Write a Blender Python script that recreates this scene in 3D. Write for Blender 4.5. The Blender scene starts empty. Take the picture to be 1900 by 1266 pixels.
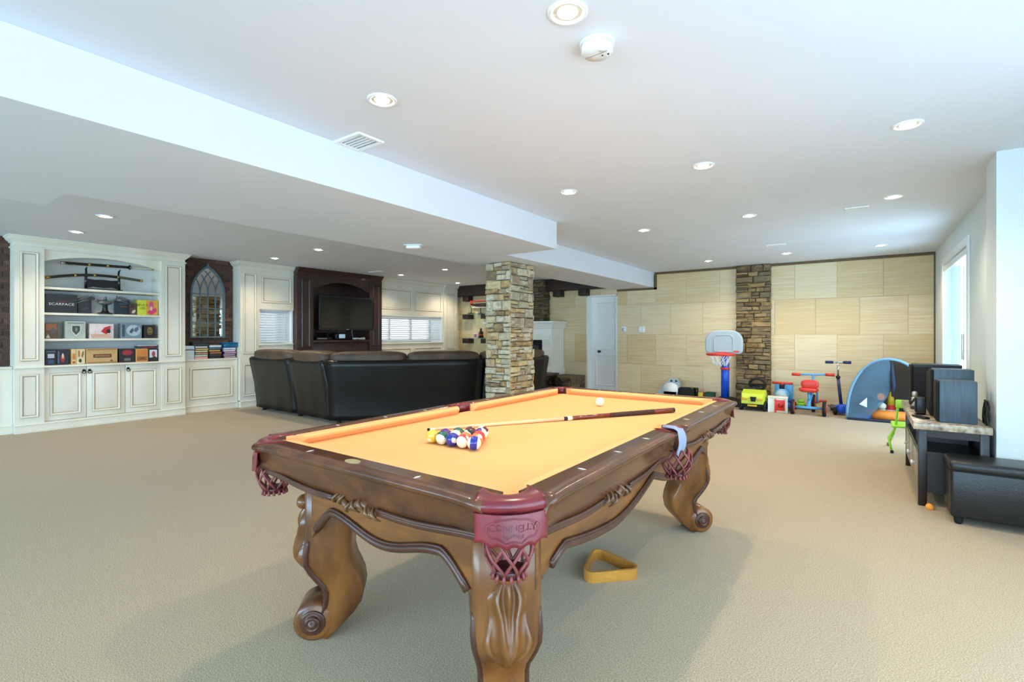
import bpy, bmesh, math, random
from mathutils import Vector, Matrix
random.seed(7)
PI = math.pi
sc = bpy.context.scene
COL = sc.collection

# ------------------------------------------------------------------ camera
F_PX, HORIZON, CAM_H = 911.0, 620.0, 1.25
YAW = math.atan2(655, 911)
cd = bpy.data.cameras.new('camera')
cam = bpy.data.objects.new('camera', cd)
COL.objects.link(cam)
cam.location = (0, 0, CAM_H)
cam.rotation_euler = (PI / 2, 0, YAW)
cd.sensor_width = 36.0
cd.lens = 36.0 * F_PX / 1900.0
cd.shift_y = -(633.0 - HORIZON) / 1900.0
cd.clip_start = 0.05
sc.camera = cam

# ------------------------------------------------------------------ world, exposure
w = bpy.data.worlds.new('world')
sc.world = w
w.use_nodes = True
w.node_tree.nodes['Background'].inputs[0].default_value = (0.80, 0.90, 1.0, 1)
w.node_tree.nodes['Background'].inputs[1].default_value = 2.0
sc.view_settings.view_transform = 'Standard'
sc.view_settings.look = 'None'
sc.view_settings.exposure = 0.12
sc.view_settings.gamma = 1.0
sc.view_settings.use_curve_mapping = False

# ------------------------------------------------------------------ daylight at the windows, added fill at the back
LAMP_W, LAMP_C = 40.0, (1.0, 0.83, 0.60)

def area(name, loc, rot, sx, sy, power, color):
    l = bpy.data.lights.new(name, 'AREA')
    l.shape = 'RECTANGLE'
    l.size, l.size_y = sx, sy
    l.energy = power
    l.color = color
    o = bpy.data.objects.new(name, l)
    COL.objects.link(o)
    o.location = loc
    o.rotation_euler = rot
    return o

DAY = (0.44, 0.74, 1.0)
area('daylight_right_window', (1.75, -0.4, 1.2), (0, PI / 2, 0), 2.1, 7.0, 215, DAY)
area('daylight_patio_door', (1.15, 7.72, 1.1), (0, PI / 2, 0), 2.0, 1.9, 100, DAY)
area('back_fill_light', (-3.9, -6.75, 1.25), (PI / 2, 0, 0), 9.6, 2.1, 860, DAY)  # added fill behind the camera, wide so the ambient light stays even

CE, BZ = 2.49, 2.19          # ceiling height, underside of the dropped bulkhead
YF, XR, XL = 9.72, 0.86, -9.02

# ------------------------------------------------------------------ helpers
def lin(c):
    c = c / 255.0
    return c / 12.92 if c <= 0.04045 else ((c + 0.055) / 1.055) ** 2.4

def rgb(r, g, b):
    return (lin(r), lin(g), lin(b), 1)

def mat(name, c, rough=0.5, metal=0.0, var=0.0, scale=6.0, stretch=(1, 1, 1), bump=0.0, bscale=60.0,
        rnd=0.0, c2=None, spec=0.5, coat=0.0, emit=0.0, coord='Object', trans=0.0, alpha=1.0, detail=4.0, sheen=0.0):
    m = bpy.data.materials.new(name)
    m.use_nodes = True
    nt = m.node_tree
    N, L = nt.nodes, nt.links
    b = N['Principled BSDF']
    b.inputs['Base Color'].default_value = c
    b.inputs['Roughness'].default_value = rough
    b.inputs['Metallic'].default_value = metal
    b.inputs['Specular IOR Level'].default_value = spec
    b.inputs['Coat Weight'].default_value = coat
    b.inputs['Coat Roughness'].default_value = 0.12
    b.inputs['Transmission Weight'].default_value = trans
    b.inputs['Alpha'].default_value = alpha
    b.inputs['Sheen Weight'].default_value = sheen
    if emit:
        b.inputs['Emission Color'].default_value = c
        b.inputs['Emission Strength'].default_value = emit
    if var or bump or rnd or c2:
        if coord == 'World':
            g = N.new('ShaderNodeNewGeometry'); src = g.outputs['Position']
        else:
            g = N.new('ShaderNodeTexCoord'); src = g.outputs[coord]
        mp = N.new('ShaderNodeMapping')
        mp.inputs['Scale'].default_value = stretch
        L.new(src, mp.inputs['Vector'])
        oi = N.new('ShaderNodeObjectInfo')
        vec = mp.outputs[0]
        if rnd:
            ad = N.new('ShaderNodeVectorMath'); ad.operation = 'ADD'
            ml = N.new('ShaderNodeMath'); ml.operation = 'MULTIPLY'; ml.inputs[1].default_value = 37.0
            L.new(oi.outputs['Random'], ml.inputs[0])
            L.new(mp.outputs[0], ad.inputs[0]); L.new(ml.outputs[0], ad.inputs[1])
            vec = ad.outputs[0]
        nz = N.new('ShaderNodeTexNoise')
        nz.inputs['Scale'].default_value = scale
        nz.inputs['Detail'].default_value = detail
        L.new(vec, nz.inputs['Vector'])
        mx = N.new('ShaderNodeMix'); mx.data_type = 'RGBA'
        mr = N.new('ShaderNodeMapRange')
        mr.inputs[1].default_value = 0.3; mr.inputs[2].default_value = 0.7
        L.new(nz.outputs['Fac'], mr.inputs[0]); L.new(mr.outputs[0], mx.inputs['Factor'])
        ca = c2 if c2 else tuple(max(0, v * (1 - var)) for v in c[:3]) + (1,)
        cb = c if c2 else tuple(min(1, v * (1 + var * 0.6)) for v in c[:3]) + (1,)
        mx.inputs['A'].default_value = ca; mx.inputs['B'].default_value = cb
        out = mx.outputs['Result']
        if rnd:
            hs = N.new('ShaderNodeHueSaturation')
            r2 = N.new('ShaderNodeMapRange')
            r2.inputs[3].default_value = 1 - rnd; r2.inputs[4].default_value = 1 + rnd
            L.new(oi.outputs['Random'], r2.inputs[0]); L.new(r2.outputs[0], hs.inputs['Value'])
            L.new(out, hs.inputs['Color']); out = hs.outputs[0]
        L.new(out, b.inputs['Base Color'])
        if bump:
            n2 = N.new('ShaderNodeTexNoise'); n2.inputs['Scale'].default_value = bscale; n2.inputs['Detail'].default_value = 3
            L.new(vec, n2.inputs['Vector'])
            bp = N.new('ShaderNodeBump'); bp.inputs['Strength'].default_value = bump; bp.inputs['Distance'].default_value = 0.01
            L.new(n2.outputs['Fac'], bp.inputs['Height']); L.new(bp.outputs[0], b.inputs['Normal'])
    return m

def ramp_mat(name, cols, rough=0.8, scale=9, stretch=(1, 1, 1), bump=0.5, bscale=30, mixn=0.35, coord='Object', spread=1.0):
    """one colour for each object from a ramp on its random number, broken by noise"""
    m = bpy.data.materials.new(name); m.use_nodes = True
    nt = m.node_tree; N, L = nt.nodes, nt.links
    b = N['Principled BSDF']; b.inputs['Roughness'].default_value = rough
    oi = N.new('ShaderNodeObjectInfo')
    if coord == 'World':
        src = N.new('ShaderNodeNewGeometry').outputs['Position']
    else:
        src = N.new('ShaderNodeTexCoord').outputs['Object']
    mp = N.new('ShaderNodeMapping'); mp.inputs['Scale'].default_value = stretch
    L.new(src, mp.inputs[0])
    ml = N.new('ShaderNodeMath'); ml.operation = 'MULTIPLY'; ml.inputs[1].default_value = 53.0
    L.new(oi.outputs['Random'], ml.inputs[0])
    ad = N.new('ShaderNodeVectorMath'); ad.operation = 'ADD'
    L.new(mp.outputs[0], ad.inputs[0]); L.new(ml.outputs[0], ad.inputs[1])
    nz = N.new('ShaderNodeTexNoise'); nz.inputs['Scale'].default_value = scale; nz.inputs['Detail'].default_value = 5
    L.new(ad.outputs[0], nz.inputs['Vector'])
    s = N.new('ShaderNodeMapRange'); s.inputs[1].default_value = 0.25; s.inputs[2].default_value = 0.75
    s.inputs[3].default_value = -mixn; s.inputs[4].default_value = mixn
    L.new(nz.outputs['Fac'], s.inputs[0])
    a2 = N.new('ShaderNodeMath'); a2.operation = 'ADD'
    L.new(oi.outputs['Random'], a2.inputs[0]); L.new(s.outputs[0], a2.inputs[1])
    cr = N.new('ShaderNodeValToRGB')
    el = cr.color_ramp.elements
    while len(el) < len(cols): el.new(0.5)
    for i, c in enumerate(cols):
        el[i].position = i / (len(cols) - 1); el[i].color = c
    L.new(a2.outputs[0], cr.inputs[0]); L.new(cr.outputs[0], b.inputs['Base Color'])
    if bump:
        n2 = N.new('ShaderNodeTexNoise'); n2.inputs['Scale'].default_value = bscale; n2.inputs['Detail'].default_value = 4
        L.new(ad.outputs[0], n2.inputs['Vector'])
        bp = N.new('ShaderNodeBump'); bp.inputs['Strength'].default_value = bump; bp.inputs['Distance'].default_value = 0.01
        L.new(n2.outputs['Fac'], bp.inputs['Height']); L.new(bp.outputs[0], b.inputs['Normal'])
    return m

class G:
    """collects shapes; every shape may carry a material index"""
    def __init__(s):
        s.v = []; s.f = []; s.mi = []; s.sm = []
    def add(s, v, f, mi=0, sm=False):
        n = len(s.v)
        s.v += [tuple(p) for p in v]
        for q in f:
            s.f.append(tuple(i + n for i in q)); s.mi.append(mi); s.sm.append(sm)
        return s
    def box(s, x0, y0, z0, x1, y1, z1, mi=0, bev=0.0, seg=2):
        x0, x1 = min(x0, x1), max(x0, x1); y0, y1 = min(y0, y1), max(y0, y1); z0, z1 = min(z0, z1), max(z0, z1)
        if not bev:
            v = [(x, y, z) for z in (z0, z1) for y in (y0, y1) for x in (x0, x1)]
            f = [(0, 2, 3, 1), (4, 5, 7, 6), (0, 1, 5, 4), (2, 6, 7, 3), (0, 4, 6, 2), (1, 3, 7, 5)]
            return s.add(v, f, mi)
        bm = bmesh.new()
        bmesh.ops.create_cube(bm, size=1.0)
        for q in bm.verts:
            q.co = Vector(((x0 + x1) / 2 + q.co.x * (x1 - x0), (y0 + y1) / 2 + q.co.y * (y1 - y0), (z0 + z1) / 2 + q.co.z * (z1 - z0)))
        bev = min(bev, 0.49 * min(x1 - x0, y1 - y0, z1 - z0))
        bmesh.ops.bevel(bm, geom=bm.edges[:], offset=bev, segments=seg, profile=0.5, affect='EDGES')
        return s.take(bm, mi, True)
    def take(s, bm, mi=0, sm=False):
        bm.verts.index_update()
        s.add([q.co.copy() for q in bm.verts], [[q.index for q in f.verts] for f in bm.faces], mi, sm)
        bm.free()
        return s
    def tube(s, pts, r, n=8, mi=0, cap=True, closed=False, sm=True):
        P = [Vector(p) for p in pts]
        R = r if isinstance(r, (list, tuple)) else [r] * len(P)
        m = len(P)
        v = []; f = []
        up = None
        for i in range(m):
            a = P[i - 1] if (i > 0 or closed) else P[i]
            b = P[(i + 1) % m] if (i < m - 1 or closed) else P[i]
            t = (b - a)
            t = t.normalized() if t.length > 1e-9 else Vector((0, 0, 1))
            if up is None:
                up = Vector((0, 0, 1)) if abs(t.z) < 0.9 else Vector((1, 0, 0))
            u = up - t * up.dot(t)
            u = u.normalized() if u.length > 1e-6 else t.orthogonal().normalized()
            up = u
            w_ = t.cross(u)
            for k in range(n):
                a_ = 2 * PI * k / n
                v.append(P[i] + (u * math.cos(a_) + w_ * math.sin(a_)) * R[i])
        for i in range(m - (0 if closed else 1)):
            j = (i + 1) % m
            for k in range(n):
                k2 = (k + 1) % n
                f.append((i * n + k, j * n + k, j * n + k2, i * n + k2))
        if cap and not closed:
            f.append(tuple(range(n))); f.append(tuple(range((m - 1) * n, m * n))[::-1])
        return s.add(v, f, mi, sm)
    def cyl(s, p0, p1, r0, r1=None, n=16, mi=0, sm=True):
        return s.tube([p0, p1], [r0, r0 if r1 is None else r1], n, mi, sm=sm)
    def lathe(s, prof, c=(0, 0, 0), n=20, mi=0, axis='z', sm=True):
        v = []; f = []
        for (r, h) in prof:
            for k in range(n):
                a = 2 * PI * k / n
                p = (r * math.cos(a), r * math.sin(a), h)
                if axis == 'x': p = (p[2], p[0], p[1])
                if axis == 'y': p = (p[0], p[2], p[1])
                v.append((c[0] + p[0], c[1] + p[1], c[2] + p[2]))
        for i in range(len(prof) - 1):
            for k in range(n):
                f.append((i * n + k, i * n + (k + 1) % n, (i + 1) * n + (k + 1) % n, (i + 1) * n + k))
        f.append(tuple(range(n))[::-1]); f.append(tuple(range((len(prof) - 1) * n, len(prof) * n)))
        return s.add(v, f, mi, sm)
    def prism(s, poly, fn, d0, d1, mi=0, sm=False):
        """poly of 2D points; fn(a, b, d) gives the 3D point"""
        n = len(poly)
        v = [fn(a, b, d0) for a, b in poly] + [fn(a, b, d1) for a, b in poly]
        s.add(v, [tuple(range(n))[::-1], tuple(range(n, 2 * n))], mi, False)
        return s.add(v, [(i, (i + 1) % n, n + (i + 1) % n, n + i) for i in range(n)], mi, sm)
    def loft(s, rings, mi=0, sm=True, cap=True, closed=False):
        n = len(rings[0]); m = len(rings)
        v = [p for r in rings for p in r]
        f = []
        for i in range(m if closed else m - 1):
            j = (i + 1) % m
            for k in range(n):
                k2 = (k + 1) % n
                f.append((i * n + k, i * n + k2, j * n + k2, j * n + k))
        if cap and not closed:
            f.append(tuple(range(n))[::-1]); f.append(tuple(range((m - 1) * n, m * n)))
        return s.add(v, f, mi, sm)
    def pill(s, c, size, e=0.5, rz=0.0, n=20, m=12, mi=0, squash=None):
        """superellipsoid cushion"""
        def sp(x): return math.copysign(abs(x) ** e, x)
        v = []; f = []
        for i in range(m + 1):
            a = -PI / 2 + PI * i / m
            for k in range(n):
                b = 2 * PI * k / n
                x = sp(math.cos(a)) * sp(math.cos(b)) * size[0] / 2
                y = sp(math.cos(a)) * sp(math.sin(b)) * size[1] / 2
                z = sp(math.sin(a)) * size[2] / 2
                if squash: x, y, z = squash(x, y, z)
                v.append((c[0] + x * math.cos(rz) - y * math.sin(rz), c[1] + x * math.sin(rz) + y * math.cos(rz), c[2] + z))
        for i in range(m):
            for k in range(n):
                f.append((i * n + k, i * n + (k + 1) % n, (i + 1) * n + (k + 1) % n, (i + 1) * n + k))
        return s.add(v, f, mi, True)
    def ring(s, rects, mi=0, mis=None):
        """rects: list of four-corner loops joined one to the next"""
        for i in range(len(rects) - 1):
            v = list(rects[i]) + list(rects[i + 1])
            s.add(v, [(k, (k + 1) % 4, 4 + (k + 1) % 4, 4 + k) for k in range(4)], mis[i] if mis else mi)
        return s
    def xf(s, fn):
        s.v = [tuple(fn(Vector(p))) for p in s.v]
        return s

def mesh_of(name, g, mats):
    me = bpy.data.meshes.new(name)
    me.from_pydata(g.v, [], g.f)
    for m in (mats if isinstance(mats, (list, tuple)) else [mats]): me.materials.append(m)
    me.polygons.foreach_set('material_index', g.mi)
    me.polygons.foreach_set('use_smooth', g.sm)
    me.update()
    bm = bmesh.new(); bm.from_mesh(me)
    bmesh.ops.recalc_face_normals(bm, faces=bm.faces[:])
    bm.to_mesh(me); bm.free()
    return me

def put(name, g, mats, parent=None, world=False):
    if world and parent is not None:
        l = parent.location
        g.xf(lambda p: p - l)
    o = bpy.data.objects.new(name, mesh_of(name, g, mats))
    COL.objects.link(o)
    if parent is not None: o.parent = parent
    return o

def tag(o, label, cat, group=None):
    o['label'] = label; o['category'] = cat
    if group: o['group'] = group
    return o

def thing(name, label, cat, loc=(0, 0, 0), rz=0.0, group=None):
    o = bpy.data.objects.new(name, None)
    o.empty_display_size = 0.1
    COL.objects.link(o)
    o.location = loc; o.rotation_euler = (0, 0, rz)
    return tag(o, label, cat, group)

def struct(name, g, mats, parent=None):
    o = put(name, g, mats, parent, world=parent is not None)
    if parent is None: o['kind'] = 'structure'
    return o

def inst(name, me, parent, loc, scale=(1, 1, 1), rot=(0, 0, 0)):
    o = bpy.data.objects.new(name, me); COL.objects.link(o)
    o.parent = parent; o.location = loc; o.scale = scale; o.rotation_euler = rot
    return o

def text_g(body, size, mi=0, extrude=0.0, fn=None, wx=1.0):
    """letters as geometry, centred; fn maps (x, y, z) to a point"""
    cu = bpy.data.curves.new('txt', 'FONT')
    cu.body = body; cu.size = size; cu.align_x = 'CENTER'; cu.align_y = 'CENTER'; cu.extrude = extrude; cu.resolution_u = 2
    o = bpy.data.objects.new('txt', cu); COL.objects.link(o)
    dg = bpy.context.evaluated_depsgraph_get()
    me = bpy.data.meshes.new_from_object(o.evaluated_get(dg))
    g = G().add([(q.co.x * wx, q.co.y, q.co.z) for q in me.vertices], [tuple(p.vertices) for p in me.polygons], mi)
    bpy.data.objects.remove(o); bpy.data.curves.remove(cu); bpy.data.meshes.remove(me)
    if fn: g.xf(lambda p: fn(p.x, p.y, p.z))
    return g

# a pixel gives a direction; the plane that carries the thing gives the distance
_c, _s = math.cos(YAW), math.sin(YAW)
def ray(px, py):
    l = (px - 950.0) / F_PX
    return Vector((l * _c - _s, l * _s + _c, (HORIZON - py) / F_PX))
def onZ(px, py, z):
    r = ray(px, py); t = (z - CAM_H) / r.z; return Vector((r.x * t, r.y * t, z))
def onX(px, py, x):
    r = ray(px, py); t = x / r.x; return Vector((x, r.y * t, CAM_H + r.z * t))
def onY(px, py, y):
    r = ray(px, py); t = y / r.y; return Vector((r.x * t, y, CAM_H + r.z * t))

# ------------------------------------------------------------------ materials
MT = {}
def dm(k, *a, **kw): MT[k] = mat(k, *a, **kw)
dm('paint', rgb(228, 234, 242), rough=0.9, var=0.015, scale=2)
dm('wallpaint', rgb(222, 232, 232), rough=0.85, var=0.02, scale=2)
dm('trimwhite', rgb(240, 242, 240), rough=0.45)
dm('carpet', rgb(210, 188, 152), rough=1.0, c2=rgb(146, 128, 102), scale=190, bump=0.45, bscale=260, spec=0.1, detail=2, sheen=0.2)
dm('browntrim', rgb(104, 82, 52), rough=0.6, var=0.2, scale=20)
dm('cream', rgb(238, 236, 224), rough=0.5, c2=rgb(226, 220, 200), scale=2.2, stretch=(1, 1, 0.6), coord='World')
dm('creamin', rgb(226, 230, 228), rough=0.6, var=0.03)
dm('glaze', rgb(168, 150, 112), rough=0.55, var=0.2, scale=14, coord='World')
dm('walnut', rgb(70, 44, 38), rough=0.32, c2=rgb(42, 26, 24), scale=7, stretch=(6, 6, 0.6), coord='World', coat=0.2)
dm('beam', rgb(58, 38, 28), rough=0.6, c2=rgb(36, 24, 18), scale=6, stretch=(0.7, 6, 6), coord='World')
dm('mortar', rgb(74, 62, 46), rough=1.0, var=0.3, scale=40)
dm('brickmortar', rgb(108, 92, 80), rough=1.0, var=0.2, scale=60)
dm('black', rgb(18, 18, 19), rough=0.4)
dm('blackmatte', rgb(14, 14, 15), rough=0.8)
dm('darkmetal', rgb(40, 38, 36), rough=0.4, metal=0.8)
dm('chrome', rgb(200, 200, 200), rough=0.2, metal=1.0)
dm('whiteplastic', rgb(238, 240, 240), rough=0.4)
dm('silver', rgb(190, 186, 176), rough=0.35, metal=0.7)
dm('bulb', rgb(255, 244, 222), emit=22.0)
dm('reflector', rgb(220, 216, 204), rough=0.4, metal=0.3)
MT['travertine'] = ramp_mat('travertine', [rgb(212, 184, 134), rgb(222, 199, 154), rgb(228, 210, 172), rgb(216, 190, 142)], rough=0.45,
                            scale=3.4, stretch=(0.5, 1, 12), bump=0.03, bscale=20, mixn=0.36, coord='World')
MT['stone'] = ramp_mat('stone', [rgb(128, 110, 86), rgb(186, 152, 102), rgb(214, 196, 152), rgb(168, 160, 140), rgb(220, 208, 176), rgb(150, 134, 116), rgb(200, 172, 124)],
                       rough=0.9, scale=2.2, bump=0.9, bscale=5, mixn=0.16)
MT['stonedark'] = ramp_mat('stonedark', [rgb(70, 58, 44), rgb(112, 92, 64), rgb(92, 84, 74), rgb(130, 106, 70), rgb(76, 66, 54)],
                           rough=0.9, scale=2.2, bump=0.9, bscale=5, mixn=0.2)
MT['stonemid'] = ramp_mat('stonemid', [rgb(92, 76, 54), rgb(146, 118, 74), rgb(118, 106, 86), rgb(176, 146, 98), rgb(98, 86, 70), rgb(160, 132, 88)],
                          rough=0.9, scale=2.2, bump=0.9, bscale=5, mixn=0.18)
MT['brick'] = ramp_mat('brick', [rgb(78, 54, 46), rgb(104, 72, 60), rgb(88, 66, 58), rgb(70, 52, 48), rgb(116, 84, 70)],
                       rough=0.95, scale=3, bump=0.6, bscale=8, mixn=0.2)

def thin_glass(name, tint=(1, 1, 1, 1), refl=0.09):
    m = bpy.data.materials.new(name); m.use_nodes = True
    nt = m.node_tree; N, L = nt.nodes, nt.links
    N.remove(N['Principled BSDF'])
    t = N.new('ShaderNodeBsdfTransparent'); t.inputs[0].default_value = tint
    g = N.new('ShaderNodeBsdfGlossy'); g.inputs['Roughness'].default_value = 0.02
    x = N.new('ShaderNodeMixShader'); x.inputs[0].default_value = refl
    L.new(t.outputs[0], x.inputs[1]); L.new(g.outputs[0], x.inputs[2])
    L.new(x.outputs[0], N['Material Output'].inputs[0])
    return m
MT['glass'] = thin_glass('glass')
MT['glassgreen'] = thin_glass('glassgreen', (0.72, 0.9, 0.82, 1), 0.15)

# ------------------------------------------------------------------ room shell
struct('floor', G().box(-9.2, -6.65, -0.1, 1.65, 9.95, 0.0), MT['carpet'])
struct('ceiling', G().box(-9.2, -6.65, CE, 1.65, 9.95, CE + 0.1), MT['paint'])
bk = G()
plan = [(-2.77, -6.5), (-2.77, 4.70), (-3.46, 4.70), (-3.46, YF - 0.002), (-4.34, YF - 0.002), (-4.34, 0.92), (-4.85, 0.92), (-4.85, -6.5)]
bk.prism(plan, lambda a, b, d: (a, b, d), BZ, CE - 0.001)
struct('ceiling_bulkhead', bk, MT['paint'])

# media wall, with openings for two windows
W1 = (4.42, 5.00, 1.10, 1.70); W2 = (7.00, 8.98, 1.08, 1.66)
g = G()
ys = [-6.5, W1[0], W1[1], W2[0], W2[1], 9.9]
for i in range(5):
    a, b = ys[i], ys[i + 1]
    wz = W1 if i == 1 else W2 if i == 3 else None
    if wz:
        g.box(XL - 0.15, a, 0, XL, b, wz[2]); g.box(XL - 0.15, a, wz[3], XL, b, CE)
    else:
        g.box(XL - 0.15, a, 0, XL, b, CE)
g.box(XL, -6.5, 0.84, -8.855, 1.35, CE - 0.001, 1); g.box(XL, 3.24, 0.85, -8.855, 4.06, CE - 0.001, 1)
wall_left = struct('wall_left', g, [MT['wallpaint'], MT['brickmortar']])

# bricks of the two niches
def brick_mesh():
    g = G()
    a = [(-.5, 0, -.5), (.5, 0, -.5), (.5, 0, .5), (-.5, 0, .5)]
    b = [(-.5, -.7, -.5), (.5, -.7, -.5), (.5, -.7, .5), (-.5, -.7, .5)]
    c = [(-.47, -1, -.42), (.47, -1, -.42), (.47, -1, .42), (-.47, -1, .42)]
    g.ring([a, b, c]); g.add(c, [(0, 1, 2, 3)])
    return mesh_of('brick', g, MT['brick'])
BRK = brick_mesh()
def bricks(y0, y1, z0, z1):
    h, L_ = 0.0745, 0.212
    r = 0
    z = z0
    while z < z1 - 0.02:
        hh = min(h, z1 - z)
        y = y0 - (L_ / 2 if r % 2 else 0)
        while y < y1 - 0.01:
            a, b = max(y, y0), min(y + L_, y1)
            if b - a > 0.03:
                inst('brick', BRK, wall_left, (-8.855, (a + b) / 2, z + hh / 2), ((b - a) - 0.011, 0.013 + random.random() * 0.006, hh - 0.011), (0, 0, PI / 2))
            y += L_
        z += h; r += 1
bricks(0.75, 1.345, 0.85, CE - 0.002)
bricks(3.25, 4.055, 0.86, CE - 0.002)

# right wall: far stretch with the patio door, jog at the pilaster, near stretch with the big window
PD = (6.78, 8.66, 2.16)
g = G()
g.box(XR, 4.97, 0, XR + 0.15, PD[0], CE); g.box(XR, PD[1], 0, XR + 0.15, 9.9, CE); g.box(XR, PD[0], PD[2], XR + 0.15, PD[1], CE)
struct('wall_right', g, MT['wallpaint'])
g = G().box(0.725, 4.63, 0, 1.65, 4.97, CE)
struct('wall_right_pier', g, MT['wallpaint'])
NW = (-3.9, 3.15, 0.12, 2.2)
g = G()
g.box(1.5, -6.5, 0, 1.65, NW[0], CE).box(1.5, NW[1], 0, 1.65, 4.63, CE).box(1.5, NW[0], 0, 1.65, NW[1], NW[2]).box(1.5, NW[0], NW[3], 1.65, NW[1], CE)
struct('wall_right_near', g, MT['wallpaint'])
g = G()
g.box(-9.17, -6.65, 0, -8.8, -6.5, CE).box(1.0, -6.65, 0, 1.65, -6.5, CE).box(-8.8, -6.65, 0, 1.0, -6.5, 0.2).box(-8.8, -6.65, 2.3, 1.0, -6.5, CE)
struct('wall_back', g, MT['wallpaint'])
g = G()
for i in range(8):
    y = NW[0] + (NW[1] - NW[0]) * i / 7
    g.box(1.52, y - 0.03, NW[2], 1.6, y + 0.03, NW[3])
g.box(1.52, NW[0], NW[2], 1.6, NW[1], NW[2] + 0.06).box(1.52, NW[0], NW[3] - 0.06, 1.6, NW[1], NW[3])
o = struct('window_3', g, MT['trimwhite'])
put('pane', G().box(1.555, NW[0], NW[2], 1.565, NW[1], NW[3]), MT['glass'], o)
g = G()
for i in range(8):
    x = -8.8 + 9.8 * i / 7
    g.box(x - 0.03, -6.6, 0.2, x + 0.03, -6.53, 2.3)
o = struct('window_4', g, MT['trimwhite'])  # unseen window row, added behind the camera to go with the fill light
put('pane', G().box(-8.8, -6.57, 0.2, 1.0, -6.56, 2.3), MT['glass'], o)

# far wall: backing, travertine slabs, recessed door
DX0, DX1, DZ = -4.97, -4.25, 2.09
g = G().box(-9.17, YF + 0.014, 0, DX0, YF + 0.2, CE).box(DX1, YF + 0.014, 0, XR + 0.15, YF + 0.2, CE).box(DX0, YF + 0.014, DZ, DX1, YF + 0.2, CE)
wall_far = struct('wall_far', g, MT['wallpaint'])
TL = 0.61
tg = G()
a = [(-.5, 0, -.5), (.5, 0, -.5), (.5, 0, .5), (-.5, 0, .5)]
b = [(-.5, -.8, -.5), (.5, -.8, -.5), (.5, -.8, .5), (-.5, -.8, .5)]
c = [(-.496, -1, -.496), (.496, -1, -.496), (.496, -1, .496), (-.496, -1, .496)]
tg.ring([a, b, c]).add(c, [(0, 1, 2, 3)])
TILE = mesh_of('tile', tg, MT['travertine'])
def tiles(x0, x1, z1):
    for r in range(5):
        za, zb = 0.02 + r * TL, min(0.02 + (r + 1) * TL, z1)
        if za > z1 - 0.03: continue
        x = -0.07 - 16 * TL + (TL / 2 if r % 2 else 0)
        while x < x1:
            p, q = max(x, x0), min(x + TL, x1)
            if q - p > 0.004:
                spans = [(p, q, za, zb)]
                if p < DX1 and q > DX0:
                    spans = []
                    if DX0 - p > 0.03: spans.append((p, DX0, za, min(zb, 9)))
                    if q - DX1 > 0.03: spans.append((DX1, q, za, zb))
                    if zb > DZ + 0.03: spans.append((max(p, DX0), min(q, DX1), max(za, DZ), zb))
                for (u, v, s_, t_) in spans:
                    inst('tile', TILE, wall_far, ((u + v) / 2, YF + 0.014, (s_ + t_) / 2), (v - u - 0.0016, 0.014 + random.random() * 0.0006, t_ - s_ - 0.0016))
            x += TL
tiles(-8.98, -1.91, CE)
tiles(-1.35, XR, CE)
struct('trim_1', G().box(-3.44, YF - 0.02, CE - 0.045, -1.9, YF, CE - 0.001).box(-1.36, YF - 0.02, CE - 0.045, XR - 0.001, YF, CE - 0.001), MT['browntrim'])
struct('trim_2', G().box(-3.455, YF - 0.02, BZ - 0.04, -3.40, YF, CE - 0.045).box(-4.25, YF - 0.02, BZ - 0.045, -3.40, YF, BZ - 0.001), MT['browntrim'])
struct('trim_3', G().box(XR - 0.018, YF - 0.015, 0, XR - 0.001, YF, CE - 0.045), MT['browntrim'])

# interior door, set back in its opening
g = G().box(DX0, YF + 0.19, 0, DX1, YF + 0.23, DZ)
door = struct('door_1', g, MT['trimwhite'])
g = G().box(DX0 - 0.0, YF + 0.002, 0, DX0 + 0.025, YF + 0.19, DZ).box(DX1 - 0.025, YF + 0.002, 0, DX1, YF + 0.19, DZ).box(DX0, YF + 0.002, DZ - 0.025, DX1, YF + 0.19, DZ)
put('door_frame', g, MT['trimwhite'], door)
for (za, zb) in ((0.12, 0.78), (0.9, 1.94)):
    x0, x1, y = DX0 + 0.13, DX1 - 0.13, YF + 0.19
    R = lambda d, yy: [(x0 + d, yy, za + d), (x1 - d, yy, za + d), (x1 - d, yy, zb - d), (x0 + d, yy, zb - d)]
    put('panel', G().ring([R(0, y), R(0.008, y - 0.012), R(0.03, y - 0.001)]).add(R(0.03, y - 0.001), [(0, 1, 2, 3)]), MT['trimwhite'], door)
g = G().lathe([(0.026, 0), (0.026, -0.006), (0.010, -0.010), (0.010, -0.04), (0.027, -0.048), (0.03, -0.062), (0.022, -0.076), (0, -0.08)], (-4.74, YF + 0.19, 0.865), 16, 0, 'y')
put('door_knob', g, MT['black'], door)

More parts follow.
